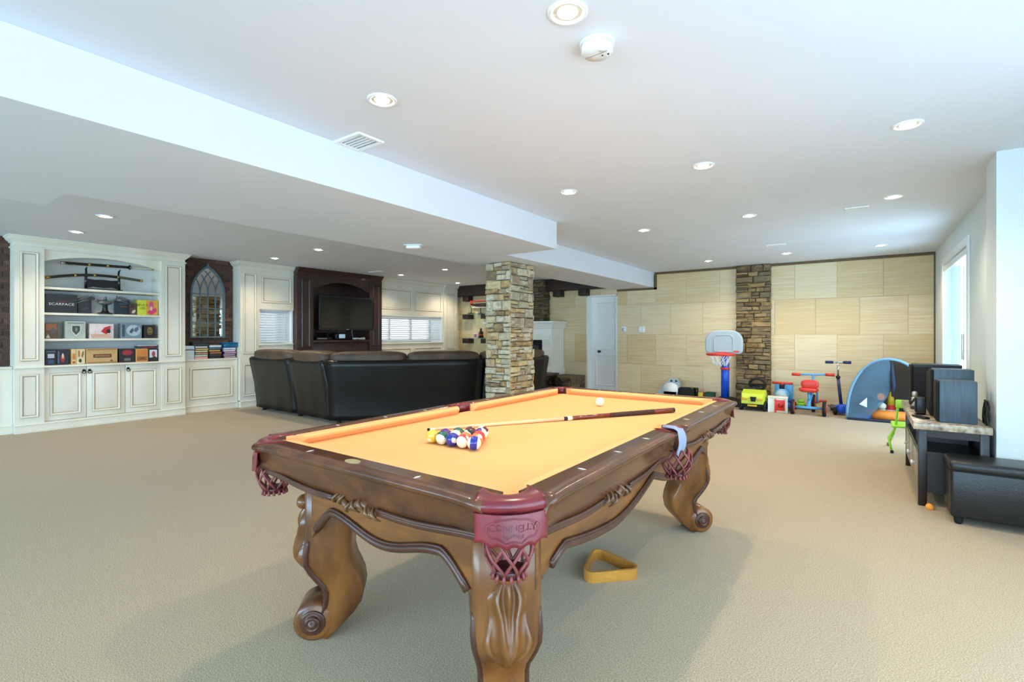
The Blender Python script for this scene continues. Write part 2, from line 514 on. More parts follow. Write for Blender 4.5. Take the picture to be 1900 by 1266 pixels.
# patio door in the right wall: casing, valance, sliding panels, vertical vanes
y0, y1, zt = PD
g = G()
for (a, b, c_, d) in ((y0 - 0.09, y0, 0, zt + 0.09), (y1, y1 + 0.09, 0, zt + 0.09), (y0, y1, zt, zt + 0.09)):
    g.box(XR - 0.022, a, c_, XR, b, d, bev=0.006)
door2 = struct('door_2', g, MT['trimwhite'])
g = G()
for k in range(2):
    a = y0 + (y1 - y0) / 2 * k; b = a + (y1 - y0) / 2; x = XR + 0.07 + 0.04 * k
    R = lambda d, xx: [(xx, a + d, 0.02 + d), (xx, b - d, 0.02 + d), (xx, b - d, zt - d), (xx, a + d, zt - d)]
    pn = put('sliding_panel', G().ring([R(0, x), R(0.07, x), R(0.07, x + 0.035), R(0, x + 0.035), R(0, x)]), MT['trimwhite'], door2)
    put('pane', G().box(x + 0.015, a + 0.07, 0.09, x + 0.02, b - 0.07, zt - 0.07), MT['glass'], pn)
    put('pull', G().box(x - 0.02, (b - 0.05 if k == 0 else a + 0.02), 0.95, x, (b - 0.02 if k == 0 else a + 0.05), 1.25, bev=0.006), MT['silver'], pn)
MT['vane'] = bpy.data.materials.new('vane'); MT['vane'].use_nodes = True
_n = MT['vane'].node_tree; _n.nodes.remove(_n.nodes['Principled BSDF'])
_d = _n.nodes.new('ShaderNodeBsdfDiffuse'); _d.inputs[0].default_value = rgb(236, 242, 246)
_t = _n.nodes.new('ShaderNodeBsdfTranslucent'); _t.inputs[0].default_value = rgb(226, 238, 246)
_m = _n.nodes.new('ShaderNodeMixShader'); _m.inputs[0].default_value = 0.35
_n.links.new(_d.outputs[0], _m.inputs[1]); _n.links.new(_t.outputs[0], _m.inputs[2]); _n.links.new(_m.outputs[0], _n.nodes['Material Output'].inputs[0])
put('blind_head_rail', G().box(XR - 0.02, y0 + 0.02, zt - 0.09, XR + 0.05, y1 - 0.02, zt - 0.02, bev=0.01), MT['trimwhite'], door2)
for k in range(12):
    y = y1 - 0.06 - k * 0.072
    put('vane', G().xf(lambda p: p).box(-0.002, -0.042, 0.05, 0.002, 0.042, zt - 0.1).xf(lambda p: Matrix.Rotation(0.9, 3, 'Z') @ p + Vector((XR + 0.02, y, 0))), MT['vane'], door2)

# windows of the media wall with slatted blinds
for i, (a, b, c_, d) in enumerate((W1, W2)):
    x = XL - 0.02
    R = lambda e, xx: [(xx, a + e, c_ + e), (xx, b - e, c_ + e), (xx, b - e, d - e), (xx, a + e, d - e)]
    g = G().ring([R(0, x), R(0.045, x), R(0.045, x - 0.06), R(0, x - 0.06), R(0, x)])
    if i:
        for t in (1 / 3, 2 / 3):
            y = a + (b - a) * t
            g.box(x - 0.05, y - 0.025, c_, x, y + 0.025, d)
    win = struct('window_%d' % (i + 1), g, MT['trimwhite'])
    put('pane', G().box(x - 0.04, a + 0.04, c_ + 0.04, x - 0.034, b - 0.04, d - 0.04), MT['glass'], win)
    # blind hangs just behind the cabinet face
    xb = -8.675
    bl = thing('window_blind', ('closed white slatted blind between tall cream column and dark television cabinet', 'bright white slatted blind with open slats under the two-panel cream valance')[i], 'blind', (xb, (a + b) / 2, c_))
    put('head_rail', G().box(xb - 0.03, a + 0.012, d - 0.05, xb + 0.03, b - 0.012, d - 0.004, bev=0.006), MT['whiteplastic'], bl, True)
    n = 12
    tilt = 0.95 if i == 0 else 0.4
    SL = mesh_of('slat', G().box(-0.025, -(b - a) / 2 + 0.015, -0.0012, 0.025, (b - a) / 2 - 0.015, 0.0012), MT['vane'])
    for k in range(n):
        z = 0.03 + (d - c_ - 0.1) * k / (n - 1)
        inst('slat', SL, bl, (0, 0, z), (1, 1, 1), (0, tilt, 0))
    put('bottom_rail', G().box(xb - 0.022, a + 0.015, c_ + 0.003, xb + 0.022, b - 0.015, c_ + 0.018, bev=0.004), MT['whiteplastic'], bl, True)
    for t in ((0.2, 0.8) if i == 0 else (0.16, 0.5, 0.84)):
        y = a + (b - a) * t
        put('ladder_cord', G().box(xb + 0.027, y - 0.006, c_ + 0.01, xb + 0.029, y + 0.006, d - 0.05), MT['whiteplastic'], bl, True)

# ------------------------------------------------------------------ stonework
def stone_mesh(k, m):
    rnd = random.Random(k)
    j = lambda s: (rnd.random() - 0.5) * s
    g = G()
    sq = ((-1, -1), (1, -1), (1, 1), (-1, 1))
    a = [(x * .5, 0, z * .5) for x, z in sq]
    b = [(x * (.49 + j(.10)), -.70 + j(.14), z * (.47 + j(.20))) for x, z in sq]
    c = [(x * (.40 + j(.14)), -1 + j(.24), z * (.34 + j(.22))) for x, z in sq]
    g.ring([a, b, c]).add(c, [(0, 1, 2), (0, 2, 3)])
    return mesh_of('stone', g, m)
STN = {k: [stone_mesh(i * 7 + (0 if k == 'stone' else 100), MT[k]) for i in range(12)] for k in ('stone', 'stonedark', 'stonemid')}
def stones(parent, org, rz, w, z0, z1, kind='stone', rh=(0.05, 0.11), sw=(0.1, 0.26), depth=(0.018, 0.055), taper=None):
    """courses of rubble on a face; org = left bottom corner of the face seen from the front"""
    e = Vector((math.cos(rz), math.sin(rz), 0))
    off = parent.location
    z = z0
    while z < z1 - 0.012:
        h = min(random.uniform(*rh), z1 - z)
        if z1 - z - h < 0.03: h = z1 - z
        ww = w(z) if callable(w) else w
        x = 0.0
        while x < ww - 1e-4:
            s = min(random.uniform(*sw), ww - x)
            if ww - x - s < 0.05: s = ww - x
            parts = [(z, h)]
            if h > 0.075 and s < 0.24 and random.random() < 0.45:
                t = random.uniform(0.32, 0.68); parts = [(z, h * t), (z + h * t, h * (1 - t))]
            for (zz, hh) in parts:
                p = Vector(org) + e * (x + s / 2) + Vector((0, 0, zz + hh / 2))
                inst('stone', random.choice(STN[kind]), parent, p - off, (s - 0.006, random.uniform(*depth), hh - 0.005), (0, random.uniform(-0.05, 0.05), rz))
            x += s
        z += h

pil = thing('stone_pillar', 'freestanding square rubble stone pillar under the dropped ceiling', 'pillar', (-3.91, 5.39, 0))
put('core', G().box(-4.08, 5.135, 0, -3.735, 5.655, BZ - 0.001), MT['mortar'], pil, True)
stones(pil, (-4.11, 5.14, 0), 0, 0.40, 0, BZ - 0.003, sw=(0.09, 0.27), rh=(0.06, 0.14))
stones(pil, (-3.74, 5.125, 0), PI / 2, 0.545, 0, BZ - 0.003, sw=(0.09, 0.25), rh=(0.06, 0.14))
stones(pil, (-3.71, 5.65, 0), PI, 0.40, 0, BZ - 0.003, sw=(0.16, 0.3), rh=(0.09, 0.14))
stones(pil, (-4.075, 5.665, 0), -PI / 2, 0.545, 0, BZ - 0.003, sw=(0.16, 0.3), rh=(0.09, 0.14))
pil2 = thing('stone_pilaster', 'rubble stone pilaster on travertine wall behind the toy basketball hoop', 'pilaster', (-1.63, 9.70, 0))
put('core', G().box(-1.905, 9.655, 0, -1.355, YF + 0.013, CE - 0.002), MT['mortar'], pil2, True)
stones(pil2, (-1.91, 9.66, 0), 0, 0.56, 0, CE - 0.004, 'stonemid', rh=(0.05, 0.12), sw=(0.10, 0.28))
stones(pil2, (-1.36, 9.66, 0), PI / 2, 0.06, 0, CE - 0.004, 'stonemid', rh=(0.08, 0.12), sw=(0.05, 0.06), depth=(0.01, 0.02))

# ------------------------------------------------------------------ lamps and fittings in the ceiling
def lamp_spot(parent, power):
    l = bpy.data.lights.new('lamp_light', 'SPOT')
    l.energy = power; l.color = LAMP_C; l.spot_size = 2.5; l.spot_blend = 0.7; l.shadow_soft_size = 0.035
    o = bpy.data.objects.new('lamp_light', l); COL.objects.link(o)
    o.parent = parent; o.location = (0, 0, -0.035)
g0 = {}
def lamp_geo():
    a = G().lathe([(0.078, 0), (0.078, -0.004), (0.070, -0.009), (0.058, -0.006), (0.056, 0)], n=28)
    b = G().lathe([(0.057, -0.001), (0.04, -0.002), (0.030, -0.003), (0, -0.003)][::-1], n=24)
    c = G().lathe([(0.0, -0.014), (0.022, -0.012), (0.038, -0.005), (0.039, -0.001)], n=20)
    return (mesh_of('trim_ring', a, MT['trimwhite']), mesh_of('reflector', b, MT['reflector']), mesh_of('bulb', c, MT['bulb']))
LG = lamp_geo()
lamps = [((1053, 22), 'nearest to the smoke alarm above the pool table'), ((709, 185), 'above the left near corner of the pool table'),
         ((1684, 231), 'nearest to the white pier at the right'), ((1305, 307), 'over the far half of the pool table'),
         ((1055, 356), 'beside the end corner of the bulkhead'), ((1657, 365), 'beside the square vent'),
         ((1390, 400), 'in the middle between pool table and stone pilaster'), ((1195, 427), 'next to the far stretch of bulkhead'),
         ((1634, 455), 'in front of the right end of travertine wall'), ((1459, 470), 'in front of the stone pilaster'),
         ((1314, 484), 'close to the stepped brown wall trim'), ((142, 430), 'right above the bookcase crown'),
         ((195, 401), 'further out from bookcase beside bulkhead step'), ((510, 479), 'above the tall cream column'),
         ((591, 463), 'between bulkhead and dark television cabinet'), ((744, 510), 'right above the two-panel valance'),
         ((826, 500), 'between bulkhead and two-panel valance'), ((849, 525), 'in the far corner by the dark beam')]
for i, (p, where) in enumerate(lamps):
    q = onZ(p[0], p[1], CE)
    t = thing('recessed_light', 'lit round recessed ceiling light ' + where, 'ceiling light', (q.x, q.y, CE - 0.0005), 0, 'recessed lights in the ceiling')
    for nm, me in zip(('trim_ring', 'reflector', 'bulb'), LG): inst(nm, me, t, (0, 0, 0))
    lamp_spot(t, LAMP_W)
q = onZ(1108, 80, CE)
sm = thing('smoke_alarm', 'round white smoke alarm on ceiling beside the nearest light', 'smoke alarm', (q.x, q.y, CE - 0.0005))
put('base_plate', G().lathe([(0.075, 0), (0.075, -0.008), (0.07, -0.010), (0, -0.010)], n=32), MT['whiteplastic'], sm)
put('body', G().lathe([(0.066, -0.010), (0.066, -0.038), (0.062, -0.045), (0.02, -0.047), (0, -0.047)], n=32), MT['whiteplastic'], sm)
put('test_button', G().lathe([(0.012, -0.046), (0.012, -0.05), (0, -0.05)], (0.03, -0.02, 0), n=16), MT['whiteplastic'], sm)
put('indicator', G().lathe([(0.004, -0.046), (0.004, -0.049), (0, -0.049)], (0.015, 0.02, 0), n=10).lathe([(0.004, -0.046), (0.004, -0.049), (0, -0.049)], (0.04, 0.025, 0), n=10), MT['black'], sm)
put('vent_slot', G().box(-0.055, -0.002, -0.0485, 0.045, 0.002, -0.046), MT['silver'], sm)
q = onZ(768, 455, BZ)
t = thing('carbon_alarm', 'white rectangular alarm under the bulkhead before the television', 'alarm', (q.x, q.y, BZ - 0.0005), 0.5)
put('base_plate', G().box(-0.095, -0.055, -0.008, 0.095, 0.055, 0, bev=0.003), MT['whiteplastic'], t)
put('body', G().box(-0.075, -0.045, -0.04, 0.075, 0.045, -0.008, bev=0.012), MT['whiteplastic'], t)
for (p, sx, sy, lab) in (((666, 262), 0.13, 0.10, 'white square ceiling vent beside bulkhead above pool table'), ((1590, 386), 0.10, 0.06, 'small white square ceiling vent between two right-hand lights'),
                         ((1440, 454), 0.12, 0.05, 'slim white ceiling vent before the stone pilaster'), ((697, 504), 0.17, 0.05, 'slim white ceiling vent above dark television cabinet')):
    q = onZ(p[0], p[1], CE)
    t = thing('ceiling_vent', lab, 'vent', (q.x, q.y, CE - 0.0005), 0, 'ceiling vents')
    R = lambda d, z: [(-sx + d, -sy + d, z), (sx - d, -sy + d, z), (sx - d, sy - d, z), (-sx + d, sy - d, z)]
    put('frame', G().ring([R(0, 0), R(0.004, -0.012), R(0.02, -0.012), R(0.026, -0.002)]), MT['trimwhite'], t)
    n = max(3, int(sy / 0.016))
    for k in range(n):
        y = -sy + 0.03 + (2 * sy - 0.06) * k / (n - 1)
        put('louvre', G().box(-sx + 0.024, y - 0.006, -0.010, sx - 0.024, y + 0.006, -0.007), MT['trimwhite'], t)
# plates on the travertine wall
def plate(px, lab, cat, name, dark):
    a = onY(px[0], px[1], YF); b = onY(px[2], px[3], YF)
    cx, cz = (a.x + b.x) / 2, (a.z + b.z) / 2
    t = thing(name, lab, cat, (cx, YF - 0.003, cz))
    wd, hh = abs(a.x - b.x) / 2, abs(a.z - b.z) / 2
    put('cover', G().box(-wd, -0.012, -hh, wd, 0, hh, bev=0.003), MT['whiteplastic'], t)
    if dark: put('display', G().box(-wd * 0.6, -0.02, -hh * 0.7, wd * 0.6, -0.012, hh * 0.4, bev=0.002), MT['silver'], t)
    else:
        for k in (-1, 1): put('rocker', G().box(k * wd * 0.45 - 0.018, -0.018, -0.035, k * wd * 0.45 + 0.018, -0.012, 0.035, bev=0.002), MT['trimwhite'], t)
plate((1153, 606, 1162, 616), 'small grey thermostat on travertine beside the white door', 'thermostat', 'thermostat', True)
plate((1185, 606, 1197, 617), 'white double light switch on travertine right of the thermostat', 'light switch', 'light_switch', False)

# ------------------------------------------------------------------ built-in cabinets along the media wall
def Yx(px, x): return onX(px, 620, x).y
def Zx(px, py, x): return onX(px, py, x).z
XB = XL + 0.004
def pframe(parent, y0, y1, z0, z1, x, mats, w=0.035, d=0.016, name='panel_moulding'):
    R = lambda e, xx: [(xx, y0 + e, z0 + e), (xx, y1 - e, z0 + e), (xx, y1 - e, z1 - e), (xx, y0 + e, z1 - e)]
    g = G().ring([R(0, x), R(0.004, x + d * 0.6), R(w * 0.35, x + d), R(w * 0.75, x + d * 0.5), R(w, x + 0.001)], mis=[1, 0, 0, 1])
    return put(name, g, mats, parent, world=True)
CR = [(0, 2.345), (0.014, 2.345), (0.014, 2.36), (0.0, 2.366), (0, 2.405), (0.010, 2.41), (0.022, 2.425), (0.04, 2.44), (0.055, 2.468), (0.064, 2.472), (0.064, 2.488)]
def crown(parent, y0, y1, x, m, e0=1, e1=1, prof=CR):
    rings = [[(XB, y0 - d * e0, z), (x + d, y0 - d * e0, z), (x + d, y1 + d * e1, z), (XB, y1 + d * e1, z)] for d, z in prof]
    put('crown_moulding', G().loft(rings, sm=False), m, parent, world=True)
def plinth(parent, y0, y1, x, m, e0=0, e1=0):
    prof = [(0.024, 0), (0.024, 0.026), (0.018, 0.03), (0.016, 0.09), (0.024, 0.095), (0.02, 0.105), (0, 0.112)]
    rings = [[(XB, y0 - d * e0, z), (x + d, y0 - d * e0, z), (x + d, y1 + d * e1, z), (XB, y1 + d * e1, z)] for d, z in prof]
    put('plinth', G().loft(rings, sm=False), m, parent, world=True)
CM = [MT['cream'], MT['glaze']]
CT = 0.838
def counter(parent, y0, y1, x, m=None, z=CT):
    put('counter_top', G().box(XB, y0, z - 0.026, x + 0.016, y1, z, bev=0.006), m or MT['cream'], parent, world=True)

# low cabinet at the left edge
XC, XD, XN = -8.60, -8.64, -8.68
t = thing('low_cabinet', 'cream low cabinet at the left edge below bare brick', 'cabinet', (XN, 0.85, 0))
put('body', G().box(XB, 0.4, 0.1, XN, 1.343, 0.812), MT['cream'], t, True)
plinth(t, 0.4, 1.343, XN, MT['cream']); counter(t, 0.4, 1.343, XN)
pframe(t, 0.55, 1.22, 0.2, 0.71, XN, CM)

# bookcase
y0, yl, yr, y1 = 1.345, 1.622, 2.92, 3.238
t = bookcase = thing('bookcase', 'tall cream bookcase with arched top, three shelves and three doors', 'bookcase', (XC, (y0 + y1) / 2, 0))
put('base_body', G().box(XB, y0, 0.1, XD - 0.02, y1, 0.812), MT['cream'], t, True)
plinth(t, y0, y1, XC, MT['cream'], 0, 0)
counter(t, y0, y1, XC)
g = G().box(XB, y0 + 0.01, CT, XB + 0.02, y1 - 0.01, 2.36)
put('back_panel', g, MT['creamin'], t, True)
for (a, b) in ((y0, yl), (yr, y1)):
    c_ = put('column', G().box(XB + 0.02, a, CT, XC, b, 2.36), MT['cream'], t, True)
    l_ = put('base_column', G().box(XD - 0.02, a, 0.11, XC, b, 0.811), MT['cream'], t, True)
    for (par, za, zb) in ((c_, 0.905, 2.295), (l_, 0.185, 0.74)):
        par_w = par; pframe(t, a + 0.05, b - 0.05, za, zb, XC, CM)
for z in (1.187, 1.530, 1.866):
    put('shelf', G().box(XB + 0.02, yl, z - 0.03, XD, yr, z, bev=0.004), MT['cream'], t, True)
n = 16
poly = [(yl, 2.36)] + [(yl, 2.195)] + [(yl + (yr - yl) * k / n, 2.195 + 0.105 * math.sin(PI * k / n) ** 0.8) for k in range(1, n)] + [(yr, 2.195), (yr, 2.36)]
put('arched_valance', G().prism(poly, lambda a, b, d: (d, a, b), XD - 0.03, XD + 0.008), MT['cream'], t, True)
crown(t, y0, y1, XC, MT['cream'])
dd = (yr - yl) / 3
for k in range(3):
    a, b = yl + dd * k + 0.002, yl + dd * (k + 1) - 0.002
    dr = put('door', G().box(XD - 0.018, a, 0.118, XD + 0.004, b, 0.808, bev=0.003), MT['cream'], t, True)
    dr_loc = dr
    R = lambda e, xx: [(xx, a + 0.055 + e, 0.18 + e), (xx, b - 0.055 - e, 0.18 + e), (xx, b - 0.055 - e, 0.735 - e), (xx, a + 0.055 + e, 0.735 - e)]
    x = XD + 0.004
    gm = G().ring([R(0, x), R(0.004, x + 0.01), R(0.014, x + 0.014), R(0.028, x + 0.006), R(0.036, x + 0.0005)], mis=[1, 0, 0, 1]).xf(lambda p: p - bookcase.location)
    put('panel_moulding', gm, CM, dr)
    ky = b - 0.028 if k == 0 else a + 0.028
    gm = G().lathe([(0.017, 0), (0.017, 0.006), (0.008, 0.012), (0.008, 0.02), (0, 0.021)], (x, ky, 0.755), 14, 0, 'x')
    gm.tube([(x + 0.016, ky + 0.02 * math.cos(u), 0.735 + 0.022 * math.sin(u)) for u in [2 * PI * q / 14 for q in range(14)]], 0.0045, 6, closed=True)
    put('ring_pull', gm.xf(lambda p: p - bookcase.location), MT['darkmetal'], dr)

# low cabinet below the mirror
t = thing('low_cabinet', 'cream low cabinet with one wide panel below the arched mirror', 'cabinet', (XN, 3.65, 0))
put('body', G().box(XB, 3.254, 0.1, XN, 4.06, 0.818), MT['cream'], t, True)
plinth(t, 3.254, 4.06, XN, MT['cream']); counter(t, 3.254, 4.06, XN, z=0.845)
pframe(t, 3.33, 3.985, 0.2, 0.715, XN, CM, w=0.045)

# tall column and the unit round the first window
t = thing('tall_cabinet_column', 'tall narrow cream cabinet column right of the arched mirror', 'cabinet', (XC, 4.22, 0))
put('body', G().box(XB, 4.068, 0.1, XC, 4.385, 2.36), MT['cream'], t, True)
plinth(t, 4.068, 4.385, XC, MT['cream']); crown(t, 4.068, 4.385, XC, MT['cream'], 1, 0)
pframe(t, 4.115, 4.34, 0.905, 2.295, XC, CM); pframe(t, 4.115, 4.34, 0.185, 0.74, XC, CM)
def window_unit(lab, y0, y1, panels, zsill, zval, loc):
    t = thing('window_cabinet', lab, 'cabinet', loc)
    put('base_body', G().box(XB, y0, 0.1, XC - 0.02, y1, zsill - 0.026), MT['cream'], t, True)
    plinth(t, y0, y1, XC - 0.02, MT['cream'])
    put('window_sill', G().box(XB, y0, zsill - 0.026, XC + 0.006, y1, zsill, bev=0.005), MT['cream'], t, True)
    put('valance', G().box(XB, y0, zval, XC - 0.006, y1, 2.36), MT['cream'], t, True)
    put('window_reveal', G().box(XB, y0, zsill, XC - 0.03, y0 + 0.03, zval), MT['trimwhite'], t, True)
    put('window_reveal', G().box(XB, y1 - 0.03, zsill, XC - 0.03, y1, zval), MT['trimwhite'], t, True)
    crown(t, y0, y1, XC - 0.006, MT['cream'], 0, 0)
    w_ = (y1 - y0) / panels
    for k in range(panels):
        a, b = y0 + w_ * k + 0.05, y0 + w_ * (k + 1) - 0.05
        pframe(t, a, b, 1.80, 2.27, XC - 0.006, CM, w=0.04); pframe(t, a, b, 0.2, 0.93, XC - 0.02, CM, w=0.04)
window_unit('cream window cabinet with single-panel valance left of the dark television cabinet', 4.388, 5.03, 1, 1.075, 1.685, (XC, 4.7, 0))
window_unit('cream window cabinet with two-panel valance right of the dark television cabinet', 7.0, 9.0, 2, 1.05, 1.672, (XC, 8.0, 0))
t = thing('end_cabinet_column', 'narrow cream cabinet column in the corner beside the glass shelves', 'cabinet', (XC, 9.25, 0))
put('body', G().box(XB, 9.005, 0.1, XC + 0.03, 9.5, 2.36), MT['cream'], t, True)
plinth(t, 9.005, 9.5, XC + 0.03, MT['cream']); crown(t, 9.005, 9.5, XC + 0.03, MT['cream'], 0, 0)
pframe(t, 9.1, 9.42, 0.87, 2.28, XC + 0.03, CM); pframe(t, 9.1, 9.42, 0.185, 0.74, XC + 0.03, CM)
struct('trim_4', G().box(XB, 9.51, 0, -8.72, YF - 0.001, CE - 0.001), MT['cream'])

# dark television cabinet
XE = -8.50
y0, y1 = 5.035, 6.99
ya, yb = Yx(581.6, XE), Yx(685.6, XE)
WN = MT['walnut']
t = tvc = thing('television_cabinet', 'dark brown wooden television cabinet with arched opening between two windows', 'cabinet', (XE, 6.0, 0))
put('back_panel', G().box(XB, y0, 0.1, XB + 0.03, y1, 2.36), WN, t, True)
for (a, b) in ((y0, ya), (yb, y1)):
    put('column', G().box(XB + 0.03, a, 0.1, XE, b, 2.36), WN, t, True)
    pframe(t, a + 0.09, b - 0.07, 1.0, 2.28, XE, [WN, MT['black']], w=0.03)
    pframe(t, a + 0.09, b - 0.07, 0.18, 0.92, XE, [WN, MT['black']], w=0.03)
put('shelf', G().box(XB + 0.03, ya, 1.085, XE + 0.01, yb, 1.13, bev=0.006), WN, t, True)
put('drawer_front', G().box(XB + 0.03, ya, 0.62, XE - 0.03, yb, 1.085, bev=0.004), WN, t, True)
for k in range(2):
    m_ = ya + (yb - ya) * k / 2
    put('door', G().box(XB + 0.03, m_ + 0.003, 0.11, XE - 0.03, m_ + (yb - ya) / 2 - 0.003, 0.615, bev=0.004), WN, t, True)
poly = [(ya, 2.36), (ya, 2.11)] + [(ya + (yb - ya) * k / n, 2.11 + 0.16 * math.sin(PI * k / n) ** 0.9) for k in range(1, n)] + [(yb, 2.11), (yb, 2.36)]
put('arched_valance', G().prism(poly, lambda a, b, d: (d, a, b), XE - 0.06, XE - 0.015), WN, t, True)
plinth(t, y0, y1, XE, WN); crown(t, y0, y1, XE, WN, 0, 0)

# ------------------------------------------------------------------ television and what stands on its shelf
t = thing('television', 'black flat television angled on its mount inside the dark cabinet', 'television', (-8.40, 6.05, 1.66), -0.06)
dm('screen', rgb(10, 12, 13), rough=0.12, spec=0.6)
tw, th = 0.60, 0.335
put('housing', G().box(-0.05, -tw, -th, 0.0, tw, th, bev=0.012), MT['black'], t)
put('bezel', G().ring([[(x_, -a_, -b_), (x_, a_, -b_), (x_, a_, b_), (x_, -a_, b_)] for (x_, a_, b_) in ((0, tw - .004, th - .004), (0.008, tw - .006, th - .006), (0.008, tw - .03, th - .03), (0.002, tw - .032, th - .032))]), MT['black'], t)
put('screen', G().box(0.0005, -tw + .03, -th + .035, 0.003, tw - .03, th - .03), MT['screen'], t)
put('logo', G().box(0.008, -0.03, -th + 0.010, 0.0095, 0.03, -th + 0.022), MT['silver'], t)
put('wall_mount', G().box(-0.56, -0.12, -0.12, -0.54, 0.12, 0.12).box(-0.54, -0.03, -0.03, -0.04, 0.03, 0.03), MT['black'], t)
SZ = 1.131
t = thing('clock_radio', 'black clock radio with pale lit display below the television', 'radio', (-8.56, Yx(632, -8.56), SZ))
dm('display', rgb(170, 198, 214), rough=0.3, emit=0.35)
put('body', G().box(-0.05, -0.14, 0, 0.05, 0.14, 0.14, bev=0.03), MT['black'], t)
put('display', G().box(0.047, -0.07, 0.035, 0.053, 0.07, 0.115, bev=0.002), MT['display'], t)
put('speaker_grille', G().box(0.046, -0.125, 0.03, 0.051, -0.08, 0.11).box(0.046, 0.08, 0.03, 0.051, 0.125, 0.11), MT['blackmatte'], t)
t = thing('cable_box', 'flat black cable box left of the clock radio', 'electronics', (-8.62, Yx(597, -8.62), SZ))
put('body', G().box(-0.1, -0.17, 0.008, 0.1, 0.17, 0.055, bev=0.004), MT['black'], t)
put('front_strip', G().box(0.1, -0.15, 0.024, 0.102, 0.05, 0.034), MT['silver'], t)
for sx in (-0.08, 0.08): put('foot', G().box(sx - 0.01, -0.15, 0, sx + 0.01, 0.15, 0.008), MT['blackmatte'], t)
t = thing('game_console', 'small black box behind clock radio with raised back', 'electronics', (-8.80, Yx(613, -8.80), SZ))
put('body', G().box(-0.07, -0.11, 0, 0.07, 0.11, 0.15, bev=0.01), MT['blackmatte'], t)
put('front_panel', G().box(0.07, -0.08, 0.02, 0.073, 0.08, 0.12), MT['black'], t)
t = thing('game_controller', 'white game controller lying right of the clock radio', 'controller', (-8.57, Yx(660, -8.57), SZ))
put('body', G().pill((0, 0, 0.025), (0.09, 0.15, 0.04), 0.7), MT['whiteplastic'], t)
put('grip', G().pill((0.05, -0.055, 0.02), (0.08, 0.04, 0.035), 0.9), MT['whiteplastic'], t)
put('grip', G().pill((0.05, 0.055, 0.02), (0.08, 0.04, 0.035), 0.9), MT['whiteplastic'], t)
t = thing('remote_control', 'pale remote control at right end of television shelf', 'remote', (-8.58, Yx(673, -8.58), SZ), 0)
put('body', G().box(-0.02, -0.05, 0, 0.02, 0.05, 0.045, bev=0.008), MT['whiteplastic'], t)
put('keypad', G().box(0.02, -0.035, 0.012, 0.022, 0.035, 0.034), MT['silver'], t)
for k, (pa, pb, lab) in enumerate((((588, 606), (585, 622), 'dark cable hanging at the left below the television'), ((629, 606), (625, 616), 'dark cable hanging at the middle below the television'), ((648, 606), (655, 622), 'white cable hanging below the television towards the controller'))):
    a = onX(*pa, -8.66); b = onX(*pb, -8.66)
    pts = [a + (b - a) * (u / 8) + Vector((0.03 * math.sin(PI * u / 8), 0.02 * math.sin(2 * PI * u / 8), 0)) for u in range(9)]
    pts[-1].z = SZ + 0.006 if k == 2 else pts[-1].z
    tag(put('cable', G().tube(pts, 0.004, 6), MT['whiteplastic'] if k == 2 else MT['black']), lab, 'cable')
# floor socket of the far window: slim white ornament on the first sill
# ------------------------------------------------------------------ arched mirror on the brick
dm('mirrorglass', rgb(225, 232, 232), rough=0.02, metal=1.0)
dm('bluegrey', rgb(86, 112, 122), rough=0.6, var=0.2, scale=20)
xm = -8.835
ma, mb = onX(352, 600, xm).y, onX(415.5, 600, xm).y
mz0, mz1, mzt = onX(380, 627, xm).z, onX(380, 545, xm).z, onX(385, 493, xm).z
t = thing('arched_mirror', 'gothic arched window mirror with blue-grey frame hung on brick', 'mirror', (xm + 0.008, (ma + mb) / 2, mz0), -0.02)
mw, mh, mt_ = (mb - ma) / 2, mz1 - mz0, mzt - mz0
def arch(h, w, top, base, n=10):
    """outline of a pointed arch, counterclockwise from bottom left"""
    R_ = (w * w + (top - base) ** 2) / (2 * w)
    pts = [(-w, 0), (w, 0)]
    a1 = math.asin(min(1, (top - base) / R_))
    for k in range(n + 1):
        a = a1 * k / n
        pts.append((w - R_ + R_ * math.cos(a), base + R_ * math.sin(a)))
    for k in range(n - 1, -1, -1):
        a = a1 * k / n
        pts.append((-(w - R_ + R_ * math.cos(a)), base + R_ * math.sin(a)))
    return pts
po = arch(0, mw, mt_, mh)
pi_ = [(x * (mw - 0.028) / mw, 0.025 + (z) * (mt_ - 0.065) / mt_) for x, z in po]
n_ = len(po)
g = G()
for (xa, xb_, A, B) in ((0.03, 0.03, po, pi_), (0.0, 0.03, po, po), (0.01, 0.03, pi_, pi_)):
    v = [(xa, y, z) for y, z in A] + [(xb_, y, z) for y, z in B]
    g.add(v, [(i, (i + 1) % n_, n_ + (i + 1) % n_, n_ + i) for i in range(n_)])
put('frame', g, MT['bluegrey'], t)
put('mirror_glass', G().prism(pi_, lambda a, b, d: (d, a, b), 0.004, 0.012), MT['mirrorglass'], t)
iw = mw - 0.028
R_ = (iw * iw + (mt_ - 0.04 - mh) ** 2) / (2 * iw)
def inside(y, z):
    if z < mh: return abs(y) < iw
    return (abs(y) - (iw - R_)) ** 2 + (z - mh) ** 2 < R_ * R_
for y in (-iw / 2, 0, iw / 2):
    put('muntin', G().box(0.008, y - 0.006, 0.02, 0.026, y + 0.006, mh), MT['bluegrey'], t)
for z in (mh * 0.34, mh * 0.67, mh * 0.99):
    put('muntin', G().box(0.008, -iw, z - 0.006, 0.024, iw, z + 0.006), MT['bluegrey'], t)
for c0 in (-iw, -iw / 2, 0, iw / 2, iw):
    for sgn in (-1, 1):
        pts = []
        for k in range(25):
            a = k / 24 * 1.4
            y, z = c0 + sgn * (R_ * math.cos(a) - R_), mh + R_ * math.sin(a)
            if inside(y, z): pts.append((0.017, y, z))
        if len(pts) > 2 and abs(c0 + sgn * 0.01) < iw: put('tracery', G().tube(pts, 0.007, 6), MT['bluegrey'], t)
